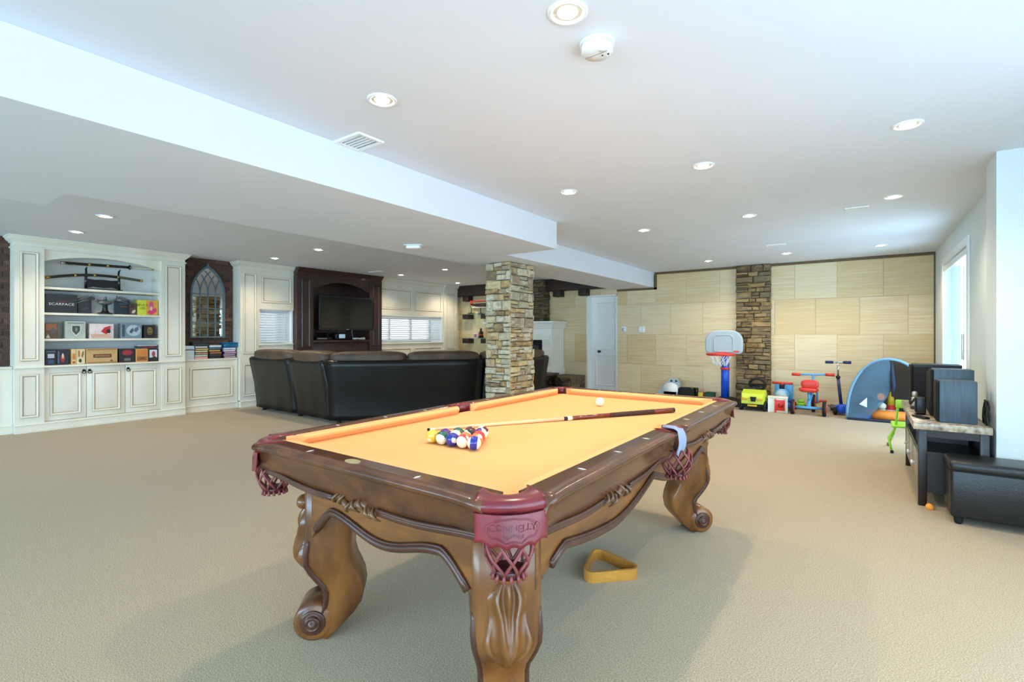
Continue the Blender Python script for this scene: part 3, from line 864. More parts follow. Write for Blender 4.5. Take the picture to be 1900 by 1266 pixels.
put('finial', G().lathe([(0, 0), (0.014, 0.004), (0.02, 0.02), (0.012, 0.034), (0.004, 0.05), (0, 0.052)], (0.018, 0, mt_ - 0.01), 10), MT['bluegrey'], t)

# ------------------------------------------------------------------ goods on the bookcase shelves
PC = {}
def pc(r, g_, b):
    k = (r, g_, b)
    if k not in PC: PC[k] = mat('print_%d_%d_%d' % k, rgb(r, g_, b), rough=0.42, var=0.12, scale=14)
    return PC[k]
def box_item(name, lab, cat, px0, px1, ytop, z, col, prints=(), depth=0.12, x=-8.70, rz=0.0, group=None, edge=None):
    """a boxed thing standing on a shelf: body plus flat printed pieces (u0, v0, u1, v1, colour, shape)"""
    a, b = Yx(px0, x), Yx(px1, x)
    h = onX((px0 + px1) / 2, ytop, x).z - z
    t = thing(name, lab, cat, (x, (a + b) / 2, z + 0.001), rz, group)
    w2 = (b - a) / 2
    put('body', G().box(-depth, -w2, 0, 0, w2, h, bev=0.003), pc(*(edge or col)), t)
    put('front_print', G().box(0, -w2 + 0.004, 0.004, 0.0012, w2 - 0.004, h - 0.004), pc(*col), t)
    for i, p in enumerate(prints):
        u0, v0, u1, v1, c_ = p[:5]
        A, B, Cc, D = -w2 + 2 * w2 * u0, -w2 + 2 * w2 * u1, h * v0, h * v1
        if len(p) > 5 and p[5] == 'o':
            poly = [((A + B) / 2 + (B - A) / 2 * math.cos(2 * PI * k / 18), (Cc + D) / 2 + (D - Cc) / 2 * math.sin(2 * PI * k / 18)) for k in range(18)]
        elif len(p) > 5 and p[5] == 's':      # shield
            poly = [(A, D), (A, Cc + (D - Cc) * .45), ((A + B) / 2, Cc), (B, Cc + (D - Cc) * .45), (B, D)]
        elif len(p) > 5 and p[5] == 't':
            poly = [(A, Cc), (B, Cc), ((A + B) / 2, D)]
        elif len(p) > 5 and p[5] == 'd':
            poly = [(A, Cc + (D - Cc) * .3), (A + (B - A) * .45, Cc), (B, Cc + (D - Cc) * .5), (B - (B - A) * .1, D), (A + (B - A) * .3, D - (D - Cc) * .25)]
        else: poly = [(A, Cc), (B, Cc), (B, D), (A, D)]
        put('print', G().prism(poly, lambda a_, b_, d: (d, a_, b_), 0.0012, 0.002 + 0.0003 * i), pc(*c_), t)
    return t, w2, h
S0, S1, S2, S3 = CT, 1.187, 1.530, 1.866
box_item('boxed_set', 'dark boxed set with white and blue print, leftmost on the counter', 'box', 84, 105, 649, S0, (28, 34, 44), [(.2, .45, .8, .72, (200, 214, 224)), (.25, .1, .75, .35, (60, 90, 130)), (.1, .82, .9, .9, (90, 110, 140))])
box_item('boxed_set', 'dark boxed set with red figure print beside the white and blue one', 'box', 105.5, 127, 649, S0, (40, 40, 52), [(.3, .15, .7, .7, (150, 60, 56), 'o'), (.42, .4, .6, .75, (220, 200, 190), 'o'), (.08, .1, .2, .9, (90, 110, 140))])
box_item('boxed_set', 'narrow cream and orange box left of the cream one with dark scrolls', 'box', 132.5, 141.5, 648, S0, (226, 196, 140), [(.2, .3, .8, .7, (206, 128, 70)), (.2, .05, .8, .2, (180, 90, 40))])
box_item('boxed_set', 'narrow cream box with dark scrolls left of the crate-like box', 'box', 142, 158, 648, S0, (222, 208, 168), [(.25, .1, .6, .35, (60, 44, 34), 'o'), (.55, .4, .85, .9, (150, 110, 70), 'd'), (.15, .5, .4, .9, (190, 120, 60))])
box_item('wooden_crate_box', 'wide tan box printed like a wooden crate on the counter', 'box', 160, 218, 647, S0, (196, 160, 108), [(.03, .03, .97, .1, (150, 116, 70)), (.03, .9, .97, .97, (150, 116, 70)), (.22, .38, .8, .62, (92, 62, 42)), (.27, .44, .75, .56, (150, 112, 72)), (.74, .12, .86, .26, (100, 68, 44), 't')], depth=0.18)
box_item('boxed_set', 'black boxed set with red upper half right of the crate-like box', 'box', 221.5, 250.5, 647.5, S0, (36, 34, 38), [(.18, .5, .84, .92, (150, 40, 48), 'o'), (.2, .6, .8, .85, (160, 44, 50)), (.3, .12, .7, .3, (110, 110, 116))])
box_item('boxed_set', 'orange and tan boxed set with desert picture on the counter', 'box', 252, 274.5, 647.5, S0, (214, 160, 90), [(.08, .4, .92, .93, (206, 130, 62)), (.08, .08, .92, .4, (150, 92, 52)), (.3, .2, .75, .32, (84, 54, 36), 'd')])
bx, bw, bh = box_item('boxed_set', 'black boxed set with white figure, rightmost on the counter', 'box', 275, 293.5, 647, S0, (30, 28, 34), [(.12, .3, .88, .9, (212, 212, 220)), (.35, .35, .7, .8, (160, 70, 80), 'o'), (.2, .12, .8, .4, (44, 34, 40), 'd')])
a_, b_ = Yx(254, -8.72), Yx(291, -8.72)
t = thing('flat_case', 'thin grey and black case lying flat on the two rightmost counter boxes', 'case', (-8.74, (a_ + b_) / 2, bx.location.z + bh + 0.008))
put('body', G().box(-0.09, -(b_ - a_) / 2, 0, 0.04, (b_ - a_) / 2, 0.03, bev=0.003), pc(44, 44, 48), t)
put('lid', G().box(-0.09, -(b_ - a_) / 2, 0.03, 0.04, (b_ - a_) / 2, 0.05, bev=0.003), pc(176, 180, 184), t)
put('spine_strip', G().box(0.04, -0.05, 0.006, 0.0415, 0.09, 0.02), pc(160, 40, 50), t)
box_item('boxed_set', 'brown boxed set, leftmost on the lowest shelf', 'box', 84, 107, 600, S1, (96, 72, 58), [(.05, .55, .95, .95, (150, 96, 62)), (.4, .3, .85, .7, (90, 92, 96), 'o'), (.05, .05, .4, .3, (190, 184, 170), 't')])
box_item('boxed_set', 'silver boxed set with a shield emblem on the lowest shelf', 'box', 120.5, 159, 596.5, S1, (172, 182, 176), [(.3, .12, .76, .78, (210, 214, 206), 's'), (.34, .2, .72, .74, (66, 76, 74), 's'), (.48, .4, .6, .64, (140, 130, 100), 'o'), (.12, .86, .92, .92, (120, 132, 128))])
box_item('boxed_set', 'white and pink boxed set with a red emblem on the lowest shelf', 'box', 166, 211, 601, S1, (226, 214, 216), [(.05, .04, .95, .3, (206, 168, 150)), (.2, .05, .26, .6, (214, 160, 140), 't'), (.46, .28, .95, .9, (196, 44, 48), 'd'), (.68, .35, .9, .62, (40, 34, 38), 'o'), (.86, .1, .93, .9, (190, 190, 200))], edge=(200, 192, 196))
box_item('boxed_set', 'silver and blue boxed set with tangled relief on the lowest shelf', 'box', 224.5, 263, 600.5, S1, (112, 134, 150), [(.25, .15, .95, .9, (170, 190, 202), 'o'), (.4, .3, .6, .7, (70, 90, 108), 'd'), (.6, .4, .85, .8, (90, 112, 130), 'd'), (.05, .1, .18, .9, (60, 76, 92))])
box_item('boxed_set', 'black boxed set with a golden face, rightmost on the lowest shelf', 'box', 267.5, 288.5, 603.5, S1, (34, 30, 28), [(.25, .25, .75, .85, (128, 110, 60), 'o'), (.35, .55, .45, .63, (40, 34, 24), 'o'), (.55, .55, .65, .63, (40, 34, 24), 'o'), (.38, .33, .62, .4, (60, 50, 30))])
t, w2, h = box_item('boxed_set', 'large black box with small white title on the middle shelf', 'box', 84, 143.5, 546, S2, (34, 40, 46), [(.34, .6, .72, .63, (120, 40, 44))], depth=0.2, edge=(24, 26, 30))
put('title', text_g('SCARFACE', 0.047, fn=lambda x, y, z: Vector((0.003, x + 0.0, h * 0.46 + y)), wx=1.15), pc(214, 220, 226), t)
box_item('boxed_set', 'dark grey box behind left wing of the dragon statue', 'box', 144.5, 170, 554.5, S2, (54, 62, 70), [(.2, .2, .8, .5, (74, 84, 94), 'd')], x=-8.80)
box_item('boxed_set', 'dark blue-grey box behind right wing of the dragon statue', 'box', 216, 240.5, 557, S2, (48, 60, 76), [(.3, .5, .8, .6, (130, 80, 60)), (.2, .7, .85, .76, (90, 104, 120))], x=-8.80)
box_item('boxed_set', 'small dark patterned box left of the yellow one', 'box', 241.5, 254, 563, S2, (84, 70, 62), [(.2, .1, .8, .45, (214, 200, 180), 'd'), (.1, .6, .5, .9, (60, 40, 36))])
t, w2, h = box_item('boxed_set', 'bright yellow and magenta boxed set at right end of the middle shelf', 'box', 255, 293, 557.5, S2, (214, 220, 60), [(.42, .03, .97, .97, (232, 160, 60)), (.46, .03, .95, .5, (214, 60, 110), 'd'), (.55, .4, .78, .94, (222, 90, 130), 'o'), (.6, .3, .72, .6, (240, 200, 190), 'o')])
put('title', text_g('BRUCE\nLEE', 0.046, fn=lambda x, y, z: Vector((0.0032, x - w2 * 0.54, h * 0.56 + y))), pc(40, 60, 30), t)

# winged dragon statue
dm('pewter', rgb(104, 108, 112), rough=0.45, metal=0.6, var=0.3, scale=20)
xs = -8.66
t = thing('dragon_statue', 'pewter statue of a spread-winged dragon on the middle shelf', 'statue', (xs, Yx(195, xs), S2 + 0.001))
put('base', G().lathe([(0.09, 0), (0.085, 0.012), (0.05, 0.02), (0.032, 0.05), (0.028, 0.12), (0.04, 0.13), (0, 0.135)], n=16), MT['black'], t)
bd = put('body', G().pill((0, 0, 0.16), (0.07, 0.16, 0.07), 0.9).tube([(0, 0.0, 0.17), (0.01, 0, 0.22), (0.03, 0, 0.24)], [0.024, 0.016, 0.008], 8), MT['pewter'], t)
for sg in (-1, 1):
    g = G()
    ribs = [(0.07, 0.275), (0.13, 0.262), (0.19, 0.24), (0.245, 0.205), (0.275, 0.165), (0.26, 0.125)]
    root = Vector((0, sg * 0.05, 0.17)); elbow = Vector((0.01, sg * 0.12, 0.20))
    tips = [Vector((0.0, sg * (0.07 + a), b)) for a, b in ribs]
    for k, tp in enumerate(tips):
        m_ = (elbow + tp) / 2 + Vector((0.012, 0, 0.018))
        g.tube([elbow, m_, tp], [0.010, 0.007, 0.0015], 6)
        if k < len(tips) - 1:
            a, b = elbow + (tp - elbow) * 0.62, elbow + (tips[k + 1] - elbow) * 0.62
            q_ = (a + b) / 2 + (elbow - (a + b) / 2) * 0.3
            g.add([elbow, a, q_, b], [(0, 1, 2), (0, 2, 3)])
    g.tube([root, elbow], [0.018, 0.012], 8)
    put('wing', g, MT['pewter'], t)

# swords on their stand
dm('lacquer', rgb(20, 20, 24), rough=0.2, coat=0.4)
dm('gold', rgb(196, 160, 84), rough=0.35, metal=0.8)
dm('hilt', rgb(214, 208, 190), rough=0.6, var=0.4, scale=60)
dm('hiltdark', rgb(90, 84, 60), rough=0.6, var=0.5, scale=70)
xs = -8.78
yA, yB = Yx(155, xs), Yx(225, xs)
t = thing('sword_stand', 'black carved stand holding two swords on the top shelf', 'stand', (xs, (yA + yB) / 2, S3 + 0.001))
hw = (yB - yA) / 2
put('base', G().box(-0.07, -hw, 0, 0.07, hw, 0.018, bev=0.004), MT['lacquer'], t)
zt_ = Zx(190, 519, xs) - S3
poly = [(-hw + .03, 0.02), (-hw + .10, 0.045), (0, 0.035), (hw - .10, 0.045), (hw - .03, 0.02), (hw - .02, zt_), (hw - .12, zt_ - .012), (0, zt_ - .004), (-hw + .12, zt_ - .012), (-hw + .02, zt_)]
put('carved_panel', G().prism(poly, lambda a, b, d: (d, a, b), -0.012, 0.012), MT['lacquer'], t)
z1_ = Zx(188, 511, xs) - S3; z2_ = Zx(188, 496, xs) - S3
for sg in (-1, 1):
    y = sg * (hw - 0.025)
    g = G().tube([(0, y, 0.01), (0.0, y, zt_), (-0.01, y * 0.96, z1_), (0.0, y * 0.99, z2_ - 0.04)], [0.018, 0.016, 0.013, 0.012], 8)
    for zz in (z1_ - 0.035, z2_ - 0.035):
        g.tube([(-0.005, y, zz), (0.028, y, zz), (0.044, y, zz + 0.016)], [0.010, 0.010, 0.006], 6)
    put('arm', g, MT['lacquer'], t)
def sword(lab, pts, hf, tsuba_big, mats):
    """pts: pixel points from scabbard tip to pommel, in the plane of the cradle"""
    x = xs + 0.026
    P = [onX(a, b, x) for a, b in pts]
    t = thing('sword', lab, 'sword', P[len(P) // 2], 0)
    Q = [p - t.location for p in P]
    k = int(len(Q) * hf)
    put('scabbard', G().tube(Q[:k + 1], [0.019] * (k + 1), 8), MT['lacquer'], t)
    put('scabbard_tip', G().tube(Q[:2], [0.0205, 0.0205], 8), MT['gold'] if not tsuba_big else MT['silver'], t)
    put('hilt', G().tube(Q[k:], [0.018] * (len(Q) - k), 8), mats, t)
    d = (Q[k + 1] - Q[k]).normalized()
    r = 0.036 if tsuba_big else 0.024
    put('guard', G().cyl(Q[k] - d * 0.006, Q[k] + d * 0.006, r, n=14), MT['lacquer'] if tsuba_big else MT['gold'], t)
    put('pommel', G().tube([Q[-1] - d * 0.02, Q[-1] + d * 0.012], 0.020, 8), MT['gold'], t)
    for j in (0.45, 0.68):
        m_ = Q[int(k * j)]; m2 = Q[int(k * j) + 1]
        put('scabbard_band', G().tube([m_, m_ + (m2 - m_) * 0.5], 0.0215, 8), MT['gold'], t)
ln = lambda p, q, n: [(p[0] + (q[0] - p[0]) * i / n, p[1] + (q[1] - p[1]) * i / n) for i in range(n + 1)]
sword('straight black sword with pale hilt on the upper arms of stand', ln((112.5, 487.5), (283, 499.5), 20), 0.73, True, MT['hilt'])
cur = [(84 + (263 - 84) * i / 20, 515.2 + (521.5 - 515.2) * i / 20 - 7.5 * math.sin(PI * i / 20)) for i in range(21)]
sword('curved black sword with gilt tip on the lower arms of stand', cur, 0.72, False, MT['hiltdark'])

# stacks of cases on the low cabinet below the mirror
ZC = 0.846
def case(lab, px0, px1, z0, h, col, group, depth=0.135, x=-8.70, jit=0.008, name='disc_case', band=None):
    a, b = Yx(px0, x), Yx(px1, x)
    t = thing(name, lab, 'case', (x + random.uniform(-jit, jit), (a + b) / 2 + random.uniform(-jit, jit), z0), random.uniform(-0.05, 0.05), group)
    w2 = (b - a) / 2
    put('body', G().box(-depth, -w2, 0, 0, w2, h, bev=0.002), pc(*col), t)
    put('spine_label', G().box(0, -w2 * 0.9, h * 0.2, 0.001, w2 * 0.9, h * 0.8), pc(*(band or tuple(min(255, c_ + 60) for c_ in col))), t)
    return t
t = thing('storage_box', 'pale blue-white box with lid beside the bookcase under the mirror', 'box', (-8.71, Yx(352, -8.71), ZC))
put('body', G().box(-0.13, -0.068, 0, 0, 0.068, 0.15, bev=0.004), pc(206, 220, 228), t)
put('lid', G().box(-0.134, -0.072, 0.15, 0.004, 0.072, 0.215, bev=0.004), pc(196, 222, 236), t)
put('lid_band', G().box(0.004, -0.07, 0.148, 0.006, 0.07, 0.16), pc(40, 70, 96), t)
cols = [((190, 110, 110), (236, 170, 170)), ((110, 130, 110), (200, 214, 200)), ((60, 50, 48), (190, 150, 140)), ((60, 56, 50), (214, 206, 170)), ((110, 96, 60), (206, 180, 120)), ((30, 30, 34), (214, 220, 226)), ((24, 26, 30), (60, 70, 80)), ((20, 22, 26), (50, 54, 60))]
z = ZC
for k, (c1, c2) in enumerate(cols):
    h = 0.034
    case(('pink-spined case at the bottom of the stack beside the storage box', 'green-spined case second from bottom beside the storage box', 'dark case with dull pink spine beside the storage box', 'dark case with cream spine beside the storage box', 'tan case in the stack beside the storage box', 'black case with white spine beside the storage box', 'black case with grey spine near top of the stack by the storage box', 'overhanging black case on top of the stack by the storage box')[k], 361.5 if k < 6 else 358, 386.5 if k < 6 else 389, z, h, c1, 'disc cases beside the storage box', band=c2)
    z += h + 0.001
cols = [((26, 26, 28), (46, 46, 50)), ((30, 30, 32), (70, 70, 70)), ((60, 44, 36), (170, 110, 70)), ((70, 60, 40), (206, 150, 80)), ((40, 60, 76), (70, 110, 140)), ((150, 170, 176), (206, 222, 226))]
z = ZC
for k, (c1, c2) in enumerate(cols):
    case(('black case at the bottom of the stack left of the blue tub', 'charcoal case second from bottom left of the blue tub', 'brown case with rust spine left of the blue tub', 'brown case with orange spine left of the blue tub', 'slate blue case near top of the stack left of the tub', 'pale grey case on top of the stack left of the tub')[k], 388, 410.5, z, 0.036, c1, 'disc cases left of the blue tub', band=c2)
    z += 0.037
cols = [((40, 36, 46), (200, 170, 180)), ((70, 50, 90), (190, 180, 206)), ((60, 40, 60), (206, 160, 176)), ((90, 100, 130), (226, 220, 226)), ((180, 186, 200), (236, 240, 244))]
z = ZC
for k, (c1, c2) in enumerate(cols):
    case(('dark case with pinkish spine at the bottom below the blue tub', 'purple case second from bottom below the blue tub', 'plum case with pink spine below the blue tub', 'blue-grey case with white spine below the blue tub', 'white case directly below the blue tub')[k], 415, 438, z, 0.034, c1, 'disc cases below the blue tub', band=c2)
    z += 0.035
t = thing('plastic_tub', 'glossy blue plastic tub on top of the rightmost case stack', 'tub', (-8.77, Yx(426, -8.77), z + 0.001))
dm('bluetub', rgb(20, 96, 140), rough=0.15, coat=0.4)
put('body', G().box(-0.1, -0.13, 0, 0.1, 0.13, 0.07, bev=0.02), MT['bluetub'], t)
put('lid', G().box(-0.105, -0.138, 0.068, 0.105, 0.138, 0.088, bev=0.006), MT['bluetub'], t)

# ------------------------------------------------------------------ pool table
dm('tablewood', rgb(156, 98, 46), rough=0.3, c2=rgb(84, 48, 22), scale=3.0, stretch=(2.5, 2.5, 1.0), coat=0.2, coord='World')
dm('tabletop', rgb(108, 62, 32), rough=0.26, c2=rgb(68, 38, 22), scale=3.0, stretch=(3, 1, 4), coat=0.15, coord='World')
dm('tableapron', rgb(142, 88, 40), rough=0.32, c2=rgb(80, 46, 22), scale=2.6, stretch=(1.2, 1.2, 6), coat=0.15, coord='World')
dm('tabledark', rgb(80, 46, 32), rough=0.34, var=0.3, scale=8, coat=0.1)
dm('tablemid', rgb(112, 74, 44), rough=0.28, var=0.3, scale=8, coat=0.25)
dm('felt', rgb(253, 186, 122), rough=0.95, var=0.03, scale=3, bump=0.25, bscale=500, spec=0.15)
dm('feltside', rgb(250, 170, 92), rough=0.95, spec=0.15)
dm('oxblood', rgb(138, 38, 46), rough=0.28, c2=rgb(104, 24, 34), scale=9, coat=0.25)
dm('oxdark', rgb(74, 28, 30), rough=0.35, var=0.3, scale=15)
dm('strapleather', rgb(132, 62, 60), rough=0.4, var=0.25, scale=30)
dm('pearl', rgb(236, 232, 216), rough=0.25)
dm('brass', rgb(200, 188, 140), rough=0.35, metal=0.5, var=0.3, scale=50)
PT = thing('pool_table', 'carved wooden pool table with orange cloth and leather pockets', 'pool table', (-1.365, 2.23, 0))
ZT, ZB = 0.823, 0.780
HX, HY, IX, IY = 0.68, 1.257, 0.60, 1.165
put('slate_bed', G().box(-0.60, -1.165, 0.735, 0.60, 1.165, ZB - 0.004), MT['tabledark'], PT)
# cloth: cut away at the pockets
cl = []
for sx, sy in ((1, -1), (1, 1), (-1, 1), (-1, -1)):
    a = [(sx * 0.60, sy * 1.085), (sx * 0.585, sy * 1.12), (sx * 0.555, sy * 1.15), (sx * 0.52, sy * 1.165)]
    a = [(sx * 0.60, sy * 1.07), (sx * 0.592, sy * 1.10), (sx * 0.565, sy * 1.135), (sx * 0.53, sy * 1.157), (sx * 0.50, sy * 1.165)]
    cl += a if (sx * sy) > 0 else a[::-1]
put('bed_cloth', G().prism(cl, lambda a, b, d: (a, b, d), ZB - 0.004, ZB), MT['felt'], PT)
# cushions: profile from the wood edge to the nose, ends cut back at the pockets
cp = [(0.0, ZT - 0.001), (-0.030, ZT - 0.001), (-0.046, ZT - 0.009), (-0.044, ZT - 0.018), (-0.02, ZB + 0.0005), (0.0, ZB + 0.0005)]
def cushion(fn, base, s0, s1, c0, c1):
    """fn(u, s, z); c0, c1: how far each end is cut back at the nose"""
    r = []
    for (s, c_, sg) in ((s0, c0, 1), (s1, c1, -1)):
        r.append([fn(base + u, s + sg * c_ * (-u / 0.046), z) for u, z in cp])
    put('cushion', G().loft(r, sm=False), MT['felt'], PT)
for sx in (-1, 1):
    for (a, b, c0, c1) in ((-1.115, -0.055, 0.07, 0.03), (0.055, 1.115, 0.03, 0.07)):
        cushion(lambda u, s, z: (sx * u, s, z), IX, a, b, c0, c1)
for sy in (-1, 1):
    cushion(lambda u, s, z: (s, sy * u, z), IY, -0.55, 0.55, 0.07, 0.07)
# wooden rails with their sloping skirts
rp = [(0.0, ZT), (0.082, ZT), (0.091, ZT - 0.004), (0.096, ZT - 0.012), (0.094, ZT - 0.022), (0.086, ZT - 0.028), (0.080, ZT - 0.033), (0.070, 0.75), (0.058, 0.72), (0.050, 0.70), (0.046, 0.685), (0.0, 0.685)]
def rail(fn, base, s0, s1, k0, k1, center):
    N_ = 24
    rings = []
    for i in range(N_ + 1):
        s = s0 + (s1 - s0) * i / N_
        e0 = max(0, 1 - (s - s0) / 0.16) * k0; e1 = max(0, 1 - (s1 - s) / 0.16) * k1
        fl = 0.012 * (e0 ** 2 + e1 ** 2)                     # the ends flare out to the pockets
        q = (s - s0) / (s1 - s0)
        wav = 0.010 * math.cos(2 * PI * (q - 0.5)) - 0.006 * math.cos(4 * PI * (q - 0.5))
        rings.append([fn(base + u + (fl if 0.0 < u else 0), s, z if z > 0.71 else z - wav) for u, z in rp])
    r_ = put('rail', G().loft(rings, sm=True), MT['tabletop'], PT)
    return r_
dk = MT['tabledark']
def carving(fn, base, s0, s1, face):
    """dark bead along the foot of a rail, with a knotted ribbon in its middle"""
    L_ = s1 - s0
    N_ = 40
    pts = []; rr = []
    for i in range(N_ + 1):
        s = s0 + L_ * i / N_; q = i / N_
        wav = 0.010 * math.cos(2 * PI * (q - 0.5)) - 0.006 * math.cos(4 * PI * (q - 0.5))
        if 0.40 < q < 0.60: continue
        pts.append((s, 0.692 - wav, q))
    left = [p for p in pts if p[2] < 0.5]; right = [p for p in pts if p[2] > 0.5]
    for seg in (left, right):
        put('bead', G().tube([fn(base + 0.048, s, z) for s, z, q in seg], 0.013, 10).tube([fn(base + 0.058, s, z + 0.009) for s, z, q in seg], 0.006, 8), dk, PT)
    g = G()
    m0 = (s0 + s1) / 2; hl = L_ * 0.1
    core = [fn(base + 0.050 + 0.005 * math.cos(i * 0.9), m0 - hl + 2 * hl * i / 24, 0.684 + 0.012 * math.sin(4 * PI * i / 24)) for i in range(25)]
    g.tube(core, [0.009 + 0.003 * math.sin(PI * i / 24) for i in range(25)], 8)
    for k in range(7):
        s = m0 - hl * 0.9 + 1.8 * hl * k / 6
        zc = 0.684 + 0.012 * math.sin(4 * PI * (k / 6 * 0.9 + 0.05))
        sl = 0.014 * (1 if k < 3 else -1)
        g.tube([fn(base + 0.044 + 0.022 * math.sin(PI * j / 6), s + sl * (j / 3 - 1), zc - 0.022 + 0.044 * j / 6) for j in range(7)], [0.002, 0.004, 0.006, 0.007, 0.006, 0.004, 0.002], 6)
    put('ribbon_carving', g, MT['tablemid'], PT)
for sx in (-1, 1):
    f = lambda u, s, z: (sx * u, s, z)
    for (a, b, k0, k1) in ((-1.135, -0.078, 1, 1), (0.078, 1.135, 1, 1)):
        rail(f, IX, a, b, k0, k1, None); carving(f, IX, a, b, None)
for sy in (-1, 1):
    f = lambda u, s, z: (s, sy * u, z)
    rail(f, IY, -0.57, 0.57, 1, 1, None); carving(f, IY, -0.57, 0.57, None)
# aprons with scalloped lower edges
def apron(fn, base, half, zf):
    N_ = 48
    low = [(-half + 2 * half * i / N_, zf(-half + 2 * half * i / N_)) for i in range(N_ + 1)]
    poly = [(-half, 0.70)] + low + [(half, 0.70)]
    put('apron', G().prism(poly, lambda a, b, d: fn(base + d, a, b), -0.03, 0.0), MT['tableapron'], PT)
    e = 2
    put('apron_bead', G().tube([fn(base + 0.001, s, z) for s, z in low[e:-e]], 0.015, 10).tube([fn(base + 0.006, s, z + 0.015) for s, z in low[e:-e]], 0.006, 8), MT['tabledark'], PT)
def short_z(s):
    q = abs(s) / 0.40
    if q > 0.72: return 0.566 - 0.5 * (q - 0.72) ** 1.3
    return 0.515 + 0.051 * (0.5 - 0.5 * math.cos(PI * q / 0.72))
def long_z(s):
    q = abs(s) / 0.95
    if q > 0.88: return 0.562 - (q - 0.88) / 0.12 * 0.06
    d = (q - 0.44) / 0.44
    return 0.506 + 0.088 * abs(d) ** 1.7 * (1.0 if d < 0 else 0.64)
for sy in (-1, 1): apron(lambda u, s, z: (s, sy * u, z), 1.105, 0.43, short_z)
for sx in (-1, 1): apron(lambda u, s, z: (sx * u, s, z), 0.562, 0.99, long_z)
put('frame', G().box(-0.55, -1.09, 0.66, 0.55, 1.09, 0.735), MT['tabledark'], PT)

# carved scroll legs, one at each corner, facing outwards along the diagonal
LS = [((0, .70), (-.185, .70), .105), ((0, .48), (-.185, .48), .105), ((0, .42), (-.180, .43), .105), ((.010, .36), (-.175, .38), .104),
      ((.012, .32), (-.176, .34), .100), ((-.004, .285), (-.186, .305), .092), ((-.028, .25), (-.204, .27), .084), ((-.052, .22), (-.220, .235), .078),
      ((-.064, .19), (-.227, .19), .074), ((-.062, .15), (-.217, .14), .074), ((-.05, .11), (-.185, .095), .074), ((-.04, .06), (-.13, .04), .074), ((-.03, .02), (-.09, .0), .072)]
def leg_parts():
    rings = []
    for (o, i_, hw) in LS:
        r = []
        c_ = ((o[0] + i_[0]) / 2, (o[1] + i_[1]) / 2); d = ((o[0] - i_[0]) / 2, (o[1] - i_[1]) / 2)
        b = 0.22
        for (a, tt) in ((1, -1 + b), (1, 1 - b), (1 - b * .7, 1), (-1 + b * .7, 1), (-1, 1 - b), (-1, -1 + b), (-1 + b * .7, -1), (1 - b * .7, -1)):
            r.append((c_[0] + d[0] * a, tt * hw, c_[1] + d[1] * a))
        rings.append(r)
    body = G().loft(rings, sm=True)
    vol = G()
    vc = (-.03, .0785)
    for (r0, r1, hw) in ((0.078, 0.078, 0.076),):
        vol.lathe([(0, -hw - .004), (r1 * .8, -hw - .004), (r0, -hw + .006), (r0, hw - .006), (r1 * .8, hw + .004), (0, hw + .004)], (vc[0], 0, vc[1]), 28, 0, 'y')
    eye = G()
    for s in (1,):
        eye.lathe([(0.05, s * .072), (0.05, s * .084), (0.044, s * .088), (0.034, s * .084), (0.03, s * .09), (0.03, s * .1), (0.022, s * .1), (0.018, s * .094), (0.014, s * .104), (0, s * .106)], (vc[0], 0, vc[1]), 20, 0, 'y')
    beads = []
    for s in (-1, 1):
        pts = [(o[0] * 0.9 + i_[0] * 0.1, s * (hw - 0.004), o[1] * 0.9 + i_[1] * 0.1) for k, (o, i_, hw) in enumerate(LS) if k > 1]
        fine = []
        for k in range(len(pts) - 1):
            for j in range(3): fine.append(tuple(pts[k][m] + (pts[k + 1][m] - pts[k][m]) * j / 3 for m in range(3)))
        beads.append(G().tube(fine, [0.004 + 0.008 * math.sin(PI * min(1, (k + 1) / 6) / 2) for k in range(len(fine))], 8))
    ac = G()
    ac.pill((0.024, 0, 0.545), (0.062, 0.075, 0.06), 0.9)
    ac.tube([(0.012, 0, 0.535), (0.032, 0, 0.505), (0.05, 0, 0.46), (0.06, 0, 0.41), (0.052, 0, 0.36), (0.034, 0, 0.315), (0.014, 0, 0.275), (0.0, 0, 0.245)], [.022, .020, .017, .015, .014, .013, .010, .003], 10)
    def outer(z):
        for k in range(len(LS) - 1):
            (o0, _, _), (o1, _, _) = LS[k], LS[k + 1]
            if o1[1] <= z <= o0[1]: return o0[0] + (o1[0] - o0[0]) * (o0[1] - z) / (o0[1] - o1[1])
        return 0
    ac = G().pill((0.022, 0, 0.548), (0.06, 0.072, 0.058), 0.9)
    NU, NV = 40, 44
    v = []
    for j_ in range(NV + 1):
        q = j_ / NV
        z = 0.235 + 0.30 * q
        for i_ in range(NU + 1):
            t = -0.088 + 0.176 * i_ / NU
            lobe = 0.5 + 0.5 * math.cos(2 * PI * (q * 2.0 - 0.62))
            w_ = 0.082 * (math.sin(PI * min(1, q * 1.02)) ** 0.55 if q < 0.98 else 0.02) * (0.72 + 0.28 * lobe)
            e = abs(t) / max(w_, 1e-4)
            if e < 1:
                env = math.sin(PI * (0.06 + 0.88 * q)) ** 0.7 * (1 - e ** 3) ** 0.6
                rib = 0.5 + 0.5 * math.cos(2 * PI * (1.5 * e - 1.3 * q + 0.15))
                h = env * (0.010 + 0.020 * (1 - e) + 0.030 * rib ** 1.5) + 0.010 * math.exp(-(t / 0.007) ** 2) * math.sin(PI * q)
            else: h = -0.012
            v.append((outer(z) + h, t, z))
    ac.add(v, [(j_ * (NU + 1) + i_, j_ * (NU + 1) + i_ + 1, (j_ + 1) * (NU + 1) + i_ + 1, (j_ + 1) * (NU + 1) + i_) for j_ in range(NV) for i_ in range(NU)], 0, True)
    return body, vol, eye, beads, ac
bd, vl, ey, be, ac = leg_parts()
